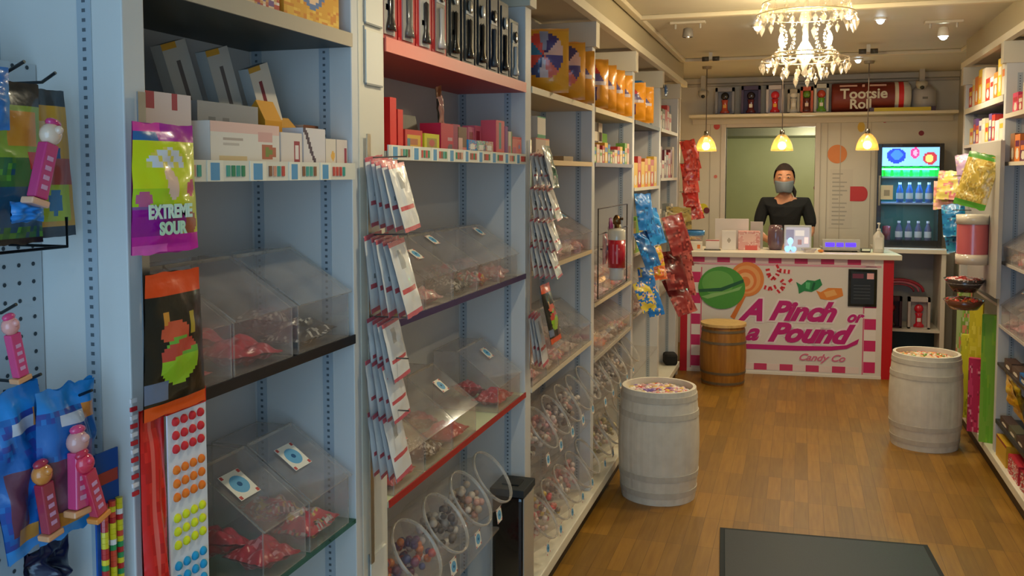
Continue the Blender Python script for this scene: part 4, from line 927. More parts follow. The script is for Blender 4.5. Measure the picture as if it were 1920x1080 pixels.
def sweets_in_jar(loc, pal, label, seed):
    b = MB(); rn = random.Random(seed)
    tilt = Matrix.Rotation(radians(52), 4, 'X'); T = Matrix.Translation((0, .125, .088 * sin(radians(52)) + .003))
    for _ in range(58):
        a = rn.uniform(0, 6.28); r = .070 * sqrt(rn.random()); z = rn.uniform(.016, .10)
        if r * sin(a) > .035: continue
        b.M = T @ tilt @ Matrix.Translation((r * cos(a), r * sin(a), z)); b.ball((0, 0, 0), rn.uniform(.011, .015), rn.choice(pal), 7, 5, sc=(1.1, .9, .8))
    b.M = Matrix.Identity(4)
    o = at(b.build('loose_sweets', 'foil', None, smooth=True), loc, LEFT); return tag(o, label, 'candy', kind='stuff')
PUR = ['5a3a68', 'c8483c', 'd87838', '4a5a8c', '8a4a6c', 'c8b8b0', '6a3048']
def jar_row(ys, z, desc, pals, x=-.915):
    for i, y in enumerate(ys):
        nm = ['nearest', 'second', 'third', 'fourth', 'fifth'][i]
        candy_jar((x, y, z), 'tilted clear candy jar, %s %s' % (nm, desc))
        n, pal = pals[i % len(pals)]
        sweets_in_jar((x, y, z), pal, '%s sweets in the %s jar %s' % (n, nm, desc), i * 7 + int(z * 100))
jar_row([2.04, 2.235, 2.43, 2.625], .4555, 'on the lowest clear shelf of the red bay', [('purple', PUR), ('plum red', PUR), ('brown', DRK), ('tan', TAN), ('pink', PNK)])
jar_row([2.02, 2.215, 2.41], .1205, 'on the white base of the red bay', [('purple', PUR), ('pink', PNK), ('red', RED)])
jar_row([3.20, 3.39, 3.58, 3.77, 3.96], .4555, 'on the upper jar shelf of the third bay', [('brown', DRK), ('tan', TAN), ('pink', PNK)])
jar_row([3.20, 3.39, 3.58, 3.77, 3.96], .1205, 'on the white base of the third bay', [('tan', TAN), ('pink', PNK), ('mixed', MIX)])
jar_row([4.24, 4.43, 4.62, 4.81, 5.0], .4205, 'on the upper jar shelf of the fourth bay', [('tan', TAN), ('brown', DRK)])
jar_row([4.24, 4.43, 4.62, 4.81], .1205, 'on the white base of the fourth bay', [('tan', TAN), ('yellowish', ['b8a850', 'd8c888', '8a7a48'])])
# slim bin in front of the base
t = thing('waste_bin', 'slim black and silver bin with a dark lid standing on the white ledge', 'bin', (-.925, 3.0, .1205), radians(38))
b = MB(); b.box(-.052, .052, -.085, .085, .012, .36, '0c0d0e'); b.build('bin_body', 'gloss', t, bevel=.012)
b = MB(); b.box(.0525, .056, -.075, .075, .012, .355, 'aaa69e'); b.box(-.056, -.0525, -.075, .075, .012, .355, 'aaa69e'); b.build('side_panel', 'gloss', t)
b = MB(); b.box(-.058, .058, -.09, .09, .361, .385, '2c3032'); b.box(-.03, .03, -.04, .04, .385, .390, '15181a'); b.build('lid', 'matte', t, bevel=.006)
b = MB(); b.box(-.055, .055, -.088, .088, 0, .012, '202020'); b.build('base_ring', 'matte', t)
t.location = (-.918, 2.925, .1205); t.rotation_euler = (0, 0, 0); t.scale = (1.03, .78, 1.065)
# ---------------------------------------------------------------- cartons on the shelves
def put(name, label, cat, y, z, w, d, h, c, x=-.91, side=1, dz=None, turn=0.0, lean=0.0, group=None, mat='card', flap=None):
    o = carton(name, w, d, h, dz or design(c), c, None, 18, 18, mat, flap)
    o.rotation_euler = (-lean, 0, (LEFT if side > 0 else RIGHT) + turn); o.location = (x, y, z)
    return tag(o, label, cat, group)
ZA = 1.5925
CW = 'e6dcd0'
put('chocolate_box', 'wide cream box with a round picture of sweets on the white carton shelf', 'box', 1.37, ZA, .205, .035, .078, CW, dz=design(CW, [('r', .0, .8, 1, 1, 'e8c0b4'), ('r', .15, .62, .45, .68, 'b8a89c'), ('r', .15, .5, .4, .55, 'c8bcb0'), ('r', .12, .18, .5, .25, 'dcc090'), ('e', .7, .2, .95, .58, 'b86a50'), ('e', .76, .3, .88, .48, '7c8c48'), ('r', .68, .62, .9, .82, 'dca8a0')]))
put('tall_gift_box', 'pale box with maroon corners standing behind the bright green candy bag', 'box', 1.18, ZA, .12, .03, .115, 'dcc8c4', x=-.925, dz=design('dcc8c4', [('r', .1, .8, .25, 1, 'a83848'), ('r', .62, .8, .74, 1, 'a83848'), ('r', .1, .2, .9, .5, 'b8a8a4')]))
GY = '9a9894'
for k, (y, z_, tn, lb) in enumerate(((1.385, .225, .30, 'grey white wand box leaning at the back left of the white carton shelf'), (1.47, .222, .12, 'second grey white wand box leaning beside the first'), (1.56, .20, .30, 'cream wand box with a dark red stripe leaning furthest right'))):
    o = carton('long_box', .07, .022, z_, design('b4b2ae' if k < 2 else 'd8ccbc', [('r', 0, .93, .6, 1, 'c8942c'), ('r', .45 if k < 2 else .3, .25, .62 if k < 2 else .5, .85, '5a5456' if k < 2 else '7c2028'), ('e', .1, .3, .35, .4, 'c8a850')]), 'a8a6a2', None, 12, 20)
    o.rotation_euler = (-.10, -.30 if k != 1 else -.28, LEFT); o.location = (-1.045 + .026 * k, y + .065, ZA + .012)
    tag(o, lb, 'box')
put('lettered_box', 'grey wide box with faded grey lettering behind the cream sweets box', 'box', 1.40, ZA, .18, .03, .115, '8c8c8e', x=-.965, dz=design('8f8f92', [('r', .15, .55, .3, .75, '6c6c70'), ('e', .35, .45, .55, .8, '6e6e72'), ('r', .55, .5, .85, .72, '727276'), ('e', .4, .52, .5, .7, '8f8f92')]))
put('striped_box', 'cream box with a maroon bottle shape in the middle of the white carton shelf', 'box', 1.515, ZA, .075, .04, .068, 'e0d4cc', dz=design('e0d4cc', [('r', .62, .1, .9, .8, 'a03c48'), ('r', .68, .3, .85, .65, 'e8dcd8'), ('r', 0, 0, 1, .05, 'c88a30')]))
put('slanted_box', 'white box with a dark diagonal wand picture on the white carton shelf', 'box', 1.60, ZA, .085, .045, .08, 'dcd4d4', dz=lambda u, v: '4a3c4c' if abs(u - .05 - .55 * (1 - v)) < .07 else ('c89030' if v < .06 else 'dcd4d4'))
put('blank_box', 'plain cream box with an orange base line, second from the right end', 'box', 1.665, ZA, .042, .05, .062, 'e2d4c4', dz=design('e2d4c4', [('r', 0, 0, 1, .12, 'd8942c'), ('e', .5, .3, .9, .6, 'e8b050')]))
put('end_box', 'cream box with a maroon edge at the right end of the white carton shelf', 'box', 1.712, ZA, .046, .04, .062, 'e0cfc4', dz=design('e0cfc4', [('r', .72, .15, .95, .7, 'a84a54'), ('r', 0, 0, 1, .08, 'c88a30')]))
o = MB().prism([(0, 0), (0, .06), (.02, .085), (.05, .06), (.05, 0)], -.03, .03, 'd8982c').build('gable_box', 'card'); at(o, (-.975, 1.56, ZA + .066), LEFT); o.location.z = ZA + .001; o.scale = (1, 1, 1.55)
tag(o, 'orange topped gable box behind the maroon bottle box', 'box')
o = MB().prism([(0, 0), (0, .055), (.03, .08), (.05, .04), (.05, 0)], -.028, .028, 'c8902c').build('gable_box', 'card'); at(o, (-.975, 1.635, ZA + .001), LEFT); o.scale = (1, 1, 1.3)
tag(o, 'darker orange gable box right of the orange topped one', 'box')
put('wire_basket_box', 'small brown edged open box at the right end of the back row', 'box', 1.70, ZA, .06, .04, .092, 'b8aca0', x=-.975, dz=design('b0a498', [('r', 0, .88, 1, 1, '7c4a28'), ('r', .05, .5, .35, .65, '1c1818')]))
# over the first bay
put('orange_display_box', 'orange printed display box on top of the nearest bay', 'box', 1.60, ZS['top'] - .0115, .21, .08, .10, 'e0a030', dz=design('e0a030', [('e', .3, .3, .7, .8, '5a78a8'), ('e', .38, .4, .62, .7, 'f0c8a0')], ['e8b040', 'd88828', 'f0c050'], 7, 2, .6))
put('patterned_display_box', 'red and blue patterned box left of the orange one on the nearest bay', 'box', 1.40, ZS['top'] - .0115, .16, .08, .09, 'c87050', dz=design('c87050', (), ['e8c8a0', 'c05040', 'd8a060', '7c5a8c', 'f0e0d0'], 8, 4, .9))
# ---------------------------------------------------------------- red shelf: tall toys
def toy_pack(y, w, h, pal, label, kind, x=-.912, z=ZS['top'] + .0055):
    t = thing('toy_pack', label, 'toy', (x, y, z), LEFT)
    base_ = pal[0]
    b = MB(); b.box(-w / 2, w / 2, .004, .09, 0, h, base_); b.build('carton', 'card', t)
    b = MB(); b.box(-w * .30, w * .30, 0, .004, h * .06, h * .94, pal[1]); b.build('window', 'card', t)
    b = MB()
    b.ball((0, -.006, h * .72), w * .2, pal[2], 12, 8, sc=(1, .5, 1)); b.lathe([(.0001, h * .1), (w * .22, h * .1), (w * .2, h * .16), (w * .11, h * .24), (w * .12, h * .55), (.0001, h * .58)], pal[3], 12, cy=-.004); b.v = [Vector((v.x, -.004 + (v.y + .004) * .45, v.z)) for v in b.v]; b.build('toy_figure', 'gloss', t, smooth=True)
    b = MB(); b.box(-w * .28, w * .28, -.002, .0, h * .62, h * .66, 'e8e4dc') if kind else b.box(-w * .2, w * .2, -.0, .001, h * .3, h * .36, 'e8e4dc'); b.build('badge', 'card', t)
    return t
ys = [1.955, 2.06, 2.165, 2.27, 2.375, 2.49, 2.60, 2.71, 2.82, 2.93]
cols = [('c01c20', 'b8b0a8', '1a1a1a', '2c2828'), ('c81c20', 'a8a29c', '222020', '6a6660'), ('c41c22', 'c8c4bc', '1c1c1c', '302c2c'), ('b8181e', 'a0988c', '282020', 'c8c0b8'), ('2c2c28', '3c3c38', 'b8b0a0', '14140f'), ('26282a', '484844', '8c887c', '1a1a1c'),
        ('16181a', '2c3034', 'c0bcb4', '101214'), ('10182c', '20283c', '14161c', '505458'), ('0e1424', '28303c', 'a8a8a4', '16181c'), ('3a3c40', '8a8c8c', '181a1c', 'd0d0cc')]
nm = ['first red toy box on the red shelf, with a grey window', 'second red toy box on the red shelf', 'third red toy box on the red shelf', 'fourth red toy box, before the dark ones', 'first dark olive toy box on the red shelf', 'second dark toy box on the red shelf', 'near black toy box in the middle of the dark ones', 'navy toy box on the red shelf', 'darker navy toy box right of the first navy one', 'grey toy box at the right end of the red shelf']
for k in range(10): toy_pack(ys[k], .098, (.23, .225, .22, .225, .24, .235, .24, .245, .24, .20)[k], cols[k], nm[k], k % 2)
# ---------------------------------------------------------------- pink and red toys under the red shelf
ZT = 1.6365
put('red_paddle', 'tall bright red toy box at the left end of the pink toy shelf', 'toy', 1.965, ZT, .035, .06, .125, 'e01c18', group=None)
put('red_paddle', 'shorter bright red toy box second from the left on the pink toy shelf', 'toy', 2.005, ZT, .03, .05, .10, 'd81810')
put('counter_display', 'red display tray with a brown raised back, left on the pink toy shelf', 'box', 2.085, ZT, .105, .06, .055, 'c83028', dz=design('c83028', [('r', .1, .2, .9, .75, 'd8a830'), ('r', .1, .3, .25, .6, '4a7c8c'), ('r', .3, .35, .7, .6, 'b06a40')]), flap=(.055, '4a3420'))
put('counter_display', 'yellow display tray with a dark back and a blue mark', 'box', 2.20, ZT, .10, .06, .05, 'c8c010', dz=design('c8c010', [('r', .15, .3, .85, .75, '9c8c30'), ('e', .3, .35, .7, .7, 'b85048')]), flap=(.05, '383830'))
put('magenta_box', 'magenta red carton with a grey round window on the pink toy shelf', 'box', 2.325, ZT, .125, .06, .082, 'a80c38', dz=design('b81038', [('r', .38, .45, .68, .55, 'b88890'), ('e', .4, .1, .68, .35, '5c4858'), ('r', .75, 0, 1, 1, '8c0c48')]))
put('kraft_box', 'brown kraft box with a pink card in front on the pink toy shelf', 'box', 2.425, ZT, .065, .06, .078, '6c4c34', dz=design('6c4c34', [('r', 0, 0, .5, .6, 'd8a898'), ('r', .5, 0, 1, .3, 'd87068')]))
pc = [('b8486c', 'pink dolly box', .09), ('a8305c', 'deep pink dolly box', .085), ('c05a80', 'rosy dolly box', .088), ('c86078', 'salmon pink dolly box', .095)]
for k, (c, n, h) in enumerate(pc):
    put('doll_box', n + ', %s in the pink row' % ['first', 'second', 'third', 'fourth'][k], 'toy', 2.495 + .062 * k, ZT, .058, .04, h, c, x=-.955,
        dz=design(c, [('r', .25, .45, .75, .85, '8c1430'), ('r', .2, .15, .8, .4, ['e0305c', '3a7ab0', '4a9c80', 'd8b0a8'][k]), ('r', .1, .0, .9, .12, 'd8204c')]))
for k, (c, n) in enumerate((('3c8cc8', 'blue'), ('88b8a8', 'mint green'), ('c8a088', 'peach'))):
    put('sweet_pot', '%s low sweet carton in front of the pink dolly boxes' % n, 'box', 2.50 + .075 * k, ZT, .07, .03, .045, c, x=-.907, dz=design(c, [('r', .2, .4, .8, .7, 'e8e4dc')], [c, '3078b0', 'd8c8b8', 'd84860'], 6, k, .5))
put('slim_box', 'salmon toy carton with a green strip on the pink toy shelf', 'box', 2.765, ZT, .085, .05, .115, 'd05060', dz=design('d05060', [('r', .35, .2, .6, .95, '3c7c7c'), ('r', .0, 0, 1, .15, 'd84a30')]))
put('slim_box', 'narrow purple toy carton on the pink toy shelf', 'box', 2.828, ZT, .03, .05, .10, '7a1480')
put('slim_box', 'cream and green carton right of the purple one', 'box', 2.87, ZT, .04, .04, .085, 'd8ccb0', dz=design('d8ccb0', [('r', .7, 0, 1, 1, '5c8050'), ('r', 0, 0, .6, .45, 'c87068')]))
put('slim_box', 'coral box with a red lid at the right end of the pink toy shelf', 'box', 2.945, ZT, .10, .06, .07, 'e07870', dz=design('e07870', [('r', 0, .88, 1, 1, 'c82838'), ('e', .5, .3, .95, .8, 'e0605c'), ('e', .65, .45, .85, .65, '7880b0'), ('r', .05, .1, .4, .5, 'c0607c')]))
def hung_pack(loc, w, h, t_, dz, label, cat='candy', rz=LEFT, tilt=0.0, roll=0.0, seed=1, mat='foil', name='candy_pouch', back=None, group=None, crumple=.006, taper=0.0):
    b = pouch_mb(w, h, t_, dz, 20, 28, seed, crumple, back, taper); o = b.build(name, mat, None, smooth=True)
    o.rotation_euler = Matrix.Rotation(rz, 4, 'Z').to_3x3().to_4x4().__matmul__(Matrix.Rotation(tilt, 4, 'X') @ Matrix.Rotation(roll, 4, 'Y')).to_euler(); o.location = loc
    return tag(o, label, cat, group)
hung_pack((-1.08, 2.10, 1.86), .05, .09, .02, design('c83858', [('e', .2, .2, .8, .6, 'd8a850'), ('e', .3, .6, .8, .95, '6c4c9c')], ['d8204c', 'c84060', '8c1c38'], 6, 3, .6), 'small pink butterfly shaped toy hanging under the red shelf', 'toy', roll=.4, seed=5)
hung_pack((-1.02, 2.52, 1.84), .045, .115, .012, design('e8a890', [('r', 0, .75, 1, 1, '9c6038'), ('r', 0, .0, .1, .7, '1c1414')]), 'peach tag card hanging under the middle of the red shelf', 'card', roll=-.2, seed=6)
# ---------------------------------------------------------------- third bay: white cartons, orange bags on top
put('white_carton', 'small white carton with a green stripe top and bottom standing on the pink box', 'box', 3.50, 1.6325 + .0905, .12, .05, .085, 'e0d8cc', x=-.98, dz=design('e0d8cc', [('r', 0, 0, 1, .14, '2c9460'), ('r', 0, .93, 1, 1, '3ca070')]))
put('pale_pink_box', 'pale pink wide box under the green striped carton', 'box', 3.50, 1.6325, .2, .06, .09, 'cdb4a4', x=-.975, dz=design('cdb4a4', [('r', 0, .93, 1, 1, 'c86058'), ('r', .75, .3, 1, .95, 'e8c8a0'), ('e', .1, .4, .2, .5, '9a7c6c')]))
put('brown_tin', 'flat brown and cream box lying at the front of the third bay', 'box', 3.66, 1.6325, .16, .05, .022, '9a7c50')
def star(u, v):
    du, dv = u - .45, v - .58
    r = sqrt(du * du + dv * dv * 1.3); a = math.atan2(dv, du)
    if r < .42 and r > .02: return ['e04838', '3a4a7c', 'd8c0c0', 'e8705c', '5c4c80', 'f0b8a0', '4c3c6c', '9c98a8', 'e85040', '3c7c9c'][int((a + pi) / (2 * pi) * 10) % 10]
    if v < .05 or v > .95: return 'e89020'
    return 'f0a028'
def sails(u, v):
    if .05 < u < .95 and .52 < v < .9:
        if abs(u - .5) < (.9 - v) * .9: return 'c83030' if (v > .68) else '6a5c8c'
    if .3 < u < .6 and .15 < v < .42: return '5a2c5c'
    if .1 < u < .9 and .46 < v < .52: return 'd8c8c8'
    return 'eb9a20'
oy = [(3.36, .14, .24, star), (3.68, .125, .235, star), (3.90, .11, .225, sails), (4.20, .11, .225, sails), (4.40, .11, .22, sails), (4.62, .11, .22, sails), (4.84, .11, .215, sails), (5.24, .12, .215, sails), (5.50, .13, .215, sails)]
on = ['first', 'second', 'third', 'fourth', 'fifth', 'sixth', 'seventh', 'eighth', 'ninth and last']
for k, (y, w, h, dz) in enumerate(oy):
    o = pouch_mb(w * 1.25, h, .07, dz, 22, 26, 20 + k, .006, 'e89824'); o = o.build('orange_candy_pouch', 'foil', None, smooth=True)
    o.location = (-.925, y, ZS['top'] + h + .003); o.rotation_euler = (0, 0, radians(20))
    tag(o, 'orange foil pouch with a %s, %s in the top row' % ('star burst print' if dz is star else 'red sail print', on[k]), 'candy', 'orange pouches on the top shelf')
put('blue_box', 'tall narrow blue box behind the last orange pouch', 'box', 5.62, ZS['top'] + .001, .12, .05, .26, '2078b8', x=-.93)
hung_pack((-.865, 6.165, 2.17), .09, .07, .02, design('1c5c9c'), 'small dark blue tag on the far post above the counter', 'card', seed=31)
hung_pack((-1.0, 3.12, 2.24), .06, .10, .03, design('5a1c14'), 'dark red brown trinket hanging at the top left of the third bay', 'toy', seed=33, rz=radians(30))
# ---------------------------------------------------------------- pegboard and hanging candy at the left edge
t = thing('pegboard', 'white pegboard panel with rows of dark holes at the left edge', 'pegboard', (-1.05, .72, .14))
b = MB(); b.box(-.02, 0, -.9, .338, 0, 1.60, 'c2c8cc'); b.build('board', 'paint', t)
b = MB(); y = .322; 
while y > -.62:
    z = .02
    while z < 1.6:
        b.v += [Vector((.0006, y + .0032 * cos(a), z + .0032 * sin(a))) for a in [pi / 4 * q for q in range(8)]]; n = len(b.v); b.f.append(list(range(n - 8, n))); b.c.append(lin('3a4248')); b.m.append(0); z += .0254
    y -= .0254 if y > .1 else .0254
o = b.build('hole_pattern', 'matte', t)
def hook(y, z, ln, parent=t, x=0.0):
    b = MB(); L_ = parent.location
    b.tube([(x, y - L_.y, z - L_.z), (x + ln * .8, y - L_.y, z - L_.z), (x + ln, y - L_.y, z - L_.z + .012)], .0022, '4a5054', 6)
    return b.build('hook', 'metal', parent)
hook(.975, 1.705, .115); hook(.90, 1.71, .14); hook(.985, 1.283, .15); hook(.91, 1.32, .14); hook(.895, 1.41, .12)
b = MB(); b.box(0, .0, 0, 0, 0, 0)
# wire rack under the black bags
w = thing('wire_rack', 'thin black wire rack edge under the black bags on the pegboard', 'rack', (-1.048, .93, 1.486))
b = MB(); b.tube([(0, .07, 0), (.10, .07, 0), (.10, .07, .04)], .0022, '20262a', 6); b.tube([(.10, .07, 0), (.10, -.3, 0)], .0022, '20262a', 6); b.tube([(0, -.3, 0), (.10, -.3, 0)], .0022, '20262a', 6); b.build('wire_frame', 'metal', w)
D0 = design
hung_pack((-.975, 1.00, 1.698), .075, .20, .014, D0('d8a040', [('r', 0, .88, 1, 1, '3a4044'), ('r', .0, .55, .9, .88, 'e0a83c'), ('r', .1, .6, .4, .8, 'f0d0a0'), ('r', .3, .38, .7, .6, '3c60a0'), ('r', .45, .35, 1, .52, 'b85848'), ('r', .2, .1, .9, .35, 'b8c838'), ('e', .4, .15, .7, .33, '3c7ca8'), ('r', 0, 0, 1, .06, '3a4048')]), 'narrow orange and yellow candy card hanging on the pegboard hook', seed=2, rz=LEFT, crumple=.003, taper=.4)
hung_pack((-.95, .905, 1.70), .11, .205, .03, D0('3c6c38', [('r', 0, .86, 1, 1, '1c2428'), ('r', .2, .55, 1, .84, '8ca838'), ('r', .45, .62, .9, .82, 'd08c30'), ('r', .7, .48, 1, .56, 'c82820'), ('r', 0, .1, 1, .34, '24506c'), ('r', 0, 0, 1, .05, '14181c')], ['2c6c44', '4c7c34', '1c4c64', '5c9838'], 7, 5, .6), 'green and orange candy pouch with a black top at the left edge', seed=3, rz=LEFT)
hung_pack((-.915, .835, 1.712), .09, .075, .02, D0('1c78c8'), 'bright blue header card at the upper left edge', 'card', seed=4)
def pez(loc, body, head, label, rx=0.0, rz=LEFT, s=1.0, foot='e0a070'):
    """slim upright candy dispenser toy with a round head"""
    q = thing('candy_dispenser', label, 'toy', loc, rz); q.rotation_euler = Matrix.Rotation(rz, 3, 'Z').to_4x4().__matmul__(Matrix.Rotation(rx, 4, 'Y')).to_euler(); q.scale = (s, s, s)
    b = MB(); b.box(-.011, .011, -.008, .008, .01, .085, body); b.build('stem', 'gloss', q, bevel=.002)
    b = MB(); b.ball((0, 0, .098), .0155, head, 14, 10, sc=(1, .85, 1)); b.ball((0, -.012, .104), .006, head, 8, 6); b.ball((0, .0, .114), .008, body, 8, 6, sc=(1.6, 1, .8)); b.build('head', 'gloss', q, smooth=True)
    b = MB(); b.box(-.015, .015, -.009, .012, 0, .009, foot); b.build('foot', 'gloss', q, bevel=.002)
    b = MB(); 
    for k in range(4): b.box(-.005, .005, -.0086, -.008, .022 + k * .013, .028 + k * .013, 'd8a0c0')
    b.build('side_print', 'card', q)
    return q
pez((-.905, .905, 1.545), 'c83878', 'e8c8b0', 'pink candy dispenser toy with a pale round head at the left edge', .3, s=.95, foot='e8b090')
hung_pack((-.918, .905, 1.55), .05, .025, .02, D0('2080d0'), 'small bright blue foil corner under the pink dispenser', seed=9)
def blister(y, z, w, h, label, seed, x=-.93, rz=LEFT, roll=0.0):
    return hung_pack((x, y, z), w, h, .035, D0('1c64b0', [('r', 0, .84, 1, 1, '2488d8'), ('r', .3, .74, .8, .82, 'c8ccd8'), ('r', .72, .74, .95, .84, 'd88840'), ('r', .1, .15, .4, .55, '6c3c50'), ('r', .2, .05, .9, .18, 'c88c40'), ('r', .6, .2, .8, .6, '6c2c88'), ('r', 0, 0, 1, .07, '2c90e0')], ['1c50a0', '2474c0', '34489c'], 7, seed, .5), label, 'candy', rz, seed=seed, roll=roll, crumple=.012)
blister(.965, 1.305, .10, .20, 'blue candy toy pouch with a pink dispenser inside, front one on the lower hook', 12, -.925)
blister(.905, 1.31, .09, .22, 'blue candy toy pouch hanging slanted left of the front one', 13, -.955, roll=-.15)
blister(.84, 1.30, .10, .19, 'leftmost blue candy toy pouch at the picture edge', 14, -.97)
pez((-.900, .955, 1.135), 'd8487c', 'd8a098', 'pink candy dispenser toy in front of the front blue pouch', .02, s=1.0)
pez((-.892, .985, 1.120), 'c83050', 'e03c58', 'red headed candy dispenser toy leaning at the right of the blue pouches', -.30, s=.9, foot='e89040')
pez((-.915, .925, 1.115), 'a83048', 'd88840', 'orange headed candy dispenser toy low in the slanted pouch', -.15, s=.9)
pez((-.925, .895, 1.325), 'd8447c', 'e8a098', 'pink candy dispenser above the blue pouches at the left edge', -.2, s=.75)
q = thing('stripe_candy_card', 'dark blue card with stacks of red and yellow striped candy sticks', 'candy', (-.912, 1.022, 1.20), LEFT)
b = MB(); b.box(-.022, .022, .0, .003, -.26, 0, '1450a0'); b.box(-.02, .02, -.0006, 0, -.045, -.028, 'b84838'); b.build('card', 'card', q)
rn = random.Random(8)
for x in (-.013, .002, .016):
    b = MB(); z = -.07
    while z > -.255:
        b.tube([(x, -.005, z), (x, -.005, z - .0075)], .0052, rn.choice(['d8c820', 'c02828', 'e8e0d8', 'd84830', '2c9050', 'd8c820', 'e8d030']), 8); z -= .0078
    b.build('candy_stick', 'gloss', q)
hung_pack((-.985, .985, 1.075), .075, .12, .03, D0('161c3c'), 'dark navy star shaped pouch at the bottom left', seed=17, crumple=.03)
hb_ = thing('strip_hanger', 'metal strip hanger with bags clipped along the near post', 'hanger', (-.893, 1.085, .5))
b = MB(); b.box(.0, .0025, -.008, .008, 0, 1.2, 'b0b8c0'); b.build('strip', 'metal', hb_)
# bright bag, dark bag and candy buttons clipped to the first post
def sour(u, v):
    if v > .86: return 'e83ca8' if u < .45 and v > .93 else ('2c6ca8' if u < .34 else 'b0109c')
    if v < .13: return 'd018a8' if v > .06 or u > .5 else 'f060c8'
    if v < .36 and u < .70 + .1 * v:
        return 'a01090' if v < .33 else '8c5a90'
    if (u - .45) ** 2 / .09 + (v - .70) ** 2 / .012 < 1 and v > .66: return 'dce0e8' if (int(u * 14) + int(v * 20)) % 3 else 'e8d858'
    if (u - .45 - (.6 - v) * .3) ** 2 / .009 + (v - .55) ** 2 / .018 < 1: return 'f0c8b0'
    if (u - .83) ** 2 / .012 + (v - .5) ** 2 / .004 < 1: return 'd84870'
    if (u - .12) ** 2 / .01 + (v - .42) ** 2 / .004 < 1: return 'c86088'
    if (u - .82) ** 2 / .02 + (v - .22) ** 2 / .01 < 1: return 'a85a40'
    return 'd8e018' if v > .5 else ('b0d020' if u < .5 else 'd0d818')
bg_ = thing('sour_candy_bag', 'bright green and magenta sour candy bag clipped to the near post', 'candy', (-.862, 1.094, 1.655), LEFT)
bb = pouch_mb(.135, .182, .03, sour, 34, 44, 41, .005, 'b01090', .12); bb.build('pouch', 'foil', bg_, smooth=True)
letters('EXTREME', .026, 'd4f0e0', 'card', bg_, 'lettering', 0, .0012, .0006, .85, (-.058, -.0185, -.132)); letters('SOUR', .024, 'c0e8c8', 'card', bg_, 'lettering', 0, .0012, .0006, .9, (-.035, -.018, -.155))
def dark(u, v):
    if v > .84: return 'e84810' if not (.1 < u < .85 and .90 < v < .915) else 'f08860'
    if v < .10: return 'f05818'
    if (u - .5) ** 2 / .1 + (v - .38) ** 2 / .03 < 1:
        q = v + .3 * (.5 - u) + .1 * u
        if .42 < v - .15 * (u - .5) < .52: return 'c84838'
        return '9cc828' if v < .42 else '6cb03c'
    if (u - .42) ** 2 / .05 + (v - .58) ** 2 / .006 < 1: return 'd85838'
    if abs(u - .28) < .04 and .55 < v < .72: return 'd89030'
    if abs(u - .72) < .04 and .55 < v < .70: return 'b8a030'
    if u < .32 and .12 < v < .24: return '6c7890'
    return '12140f'
bg2 = thing('gummy_bag', 'black gummy bag with orange header and green gummy print on the near post', 'candy', (-.862, 1.107, 1.444), LEFT)
pouch_mb(.128, .205, .024, dark, 30, 44, 43, .004, '181818', .15).build('pouch', 'foil', bg2, smooth=True)
db = thing('candy_button_sheet', 'white paper strip of coloured candy buttons in a red sleeve', 'candy', (-.872, 1.128, 1.245), LEFT)
b = MB()
for k in range(4): b.v and None
b = pouch_mb(.05, .60, .03, D0('e01818', [('r', .3, 0, .36, 1, 'f06050')], ['d01010', 'e82820', 'c81414'], 9, 3, .5), 10, 40, 44, .006, 'c81414'); b.v = [v + Vector((-.052, .008, .005)) for v in b.v]; b.build('red_sleeve', 'foil', db, smooth=True)
b = MB(); b.box(-.028, .062, .0, .0025, -.62, 0, 'e6e8ee'); b.box(-.03, .062, -.001, .0035, -.012, .012, 'd01c18'); b.build('paper_strip', 'card', db)
dots = {}
zz = -.025; groups = [('d8282c', 3), ('f07818', 3), ('e0e018', 3), ('1c98c8', 3), ('d8282c', 2)]
for c, n in groups:
    for r0 in range(n):
        for k in range(4):
            if c in dots: o = bpy.data.objects.new('candy_button', dots[c]); C.objects.link(o); o.parent = db
            else:
                b = MB(); b.lathe([(.0068, 0), (.0066, .003), (.0045, .0055), (.0001, .0062)], c, 12, cap=False); o = b.build('candy_button', 'matte', db, smooth=True); dots[c] = o.data
            o.rotation_euler = (pi / 2, 0, 0); o.location = (-.012 + .0195 * k, 0, zz)
        zz -= .0205
    zz -= .011
b = MB(); 
for k in range(12): b.box(-.09, -.078, .01, .013, .02 - k * .012, .026 - k * .012, 'c82830' if k % 2 else 'e8e0e0')
b.build('striped_edge', 'card', db)
# ---------------------------------------------------------------- white packets clipped in bunches down the wide post
hs = thing('strip_hanger', 'cream strip hanger on the wide post holding bunches of white packets', 'hanger', (-.8935, 1.80, .72))
MB().box(.0, .003, -.008, .008, 0, .95, 'd0ccc0').build('strip', 'metal', hs)
def packet_dz(s):
    def f(u, v):
        if v > .96 or v < .035: return 'd0606c'
        if (u - .45) ** 2 / .03 + (v - .45) ** 2 / .01 < 1 and s % 2: return '8a8880'
        if .1 < u < .9 and .30 < v < .37: return 'd0585c'
        if .35 < u < .6 and .62 < v < .85: return 'b8b4ac'
        return 'e6e2dc'
    return f
PK = {}
def packet(loc, tilt, s, label, group, w=.085, h=.125):
    k = (s % 3, w, h)
    if k not in PK:
        o = pouch_mb(w, h, .008, packet_dz(s), 12, 16, 60 + s, .003, 'dcdce0').build('candy_packet', 'foil', None, smooth=True); PK[k] = o.data
    else: o = bpy.data.objects.new('candy_packet', PK[k]); C.objects.link(o)
    o.location = loc; o.rotation_euler = (Matrix.Rotation(LEFT, 4, 'Z') @ Matrix.Rotation(-tilt, 4, 'X') @ Matrix.Rotation(-.10, 4, 'Y')).to_euler()
    return tag(o, label, 'candy', group)
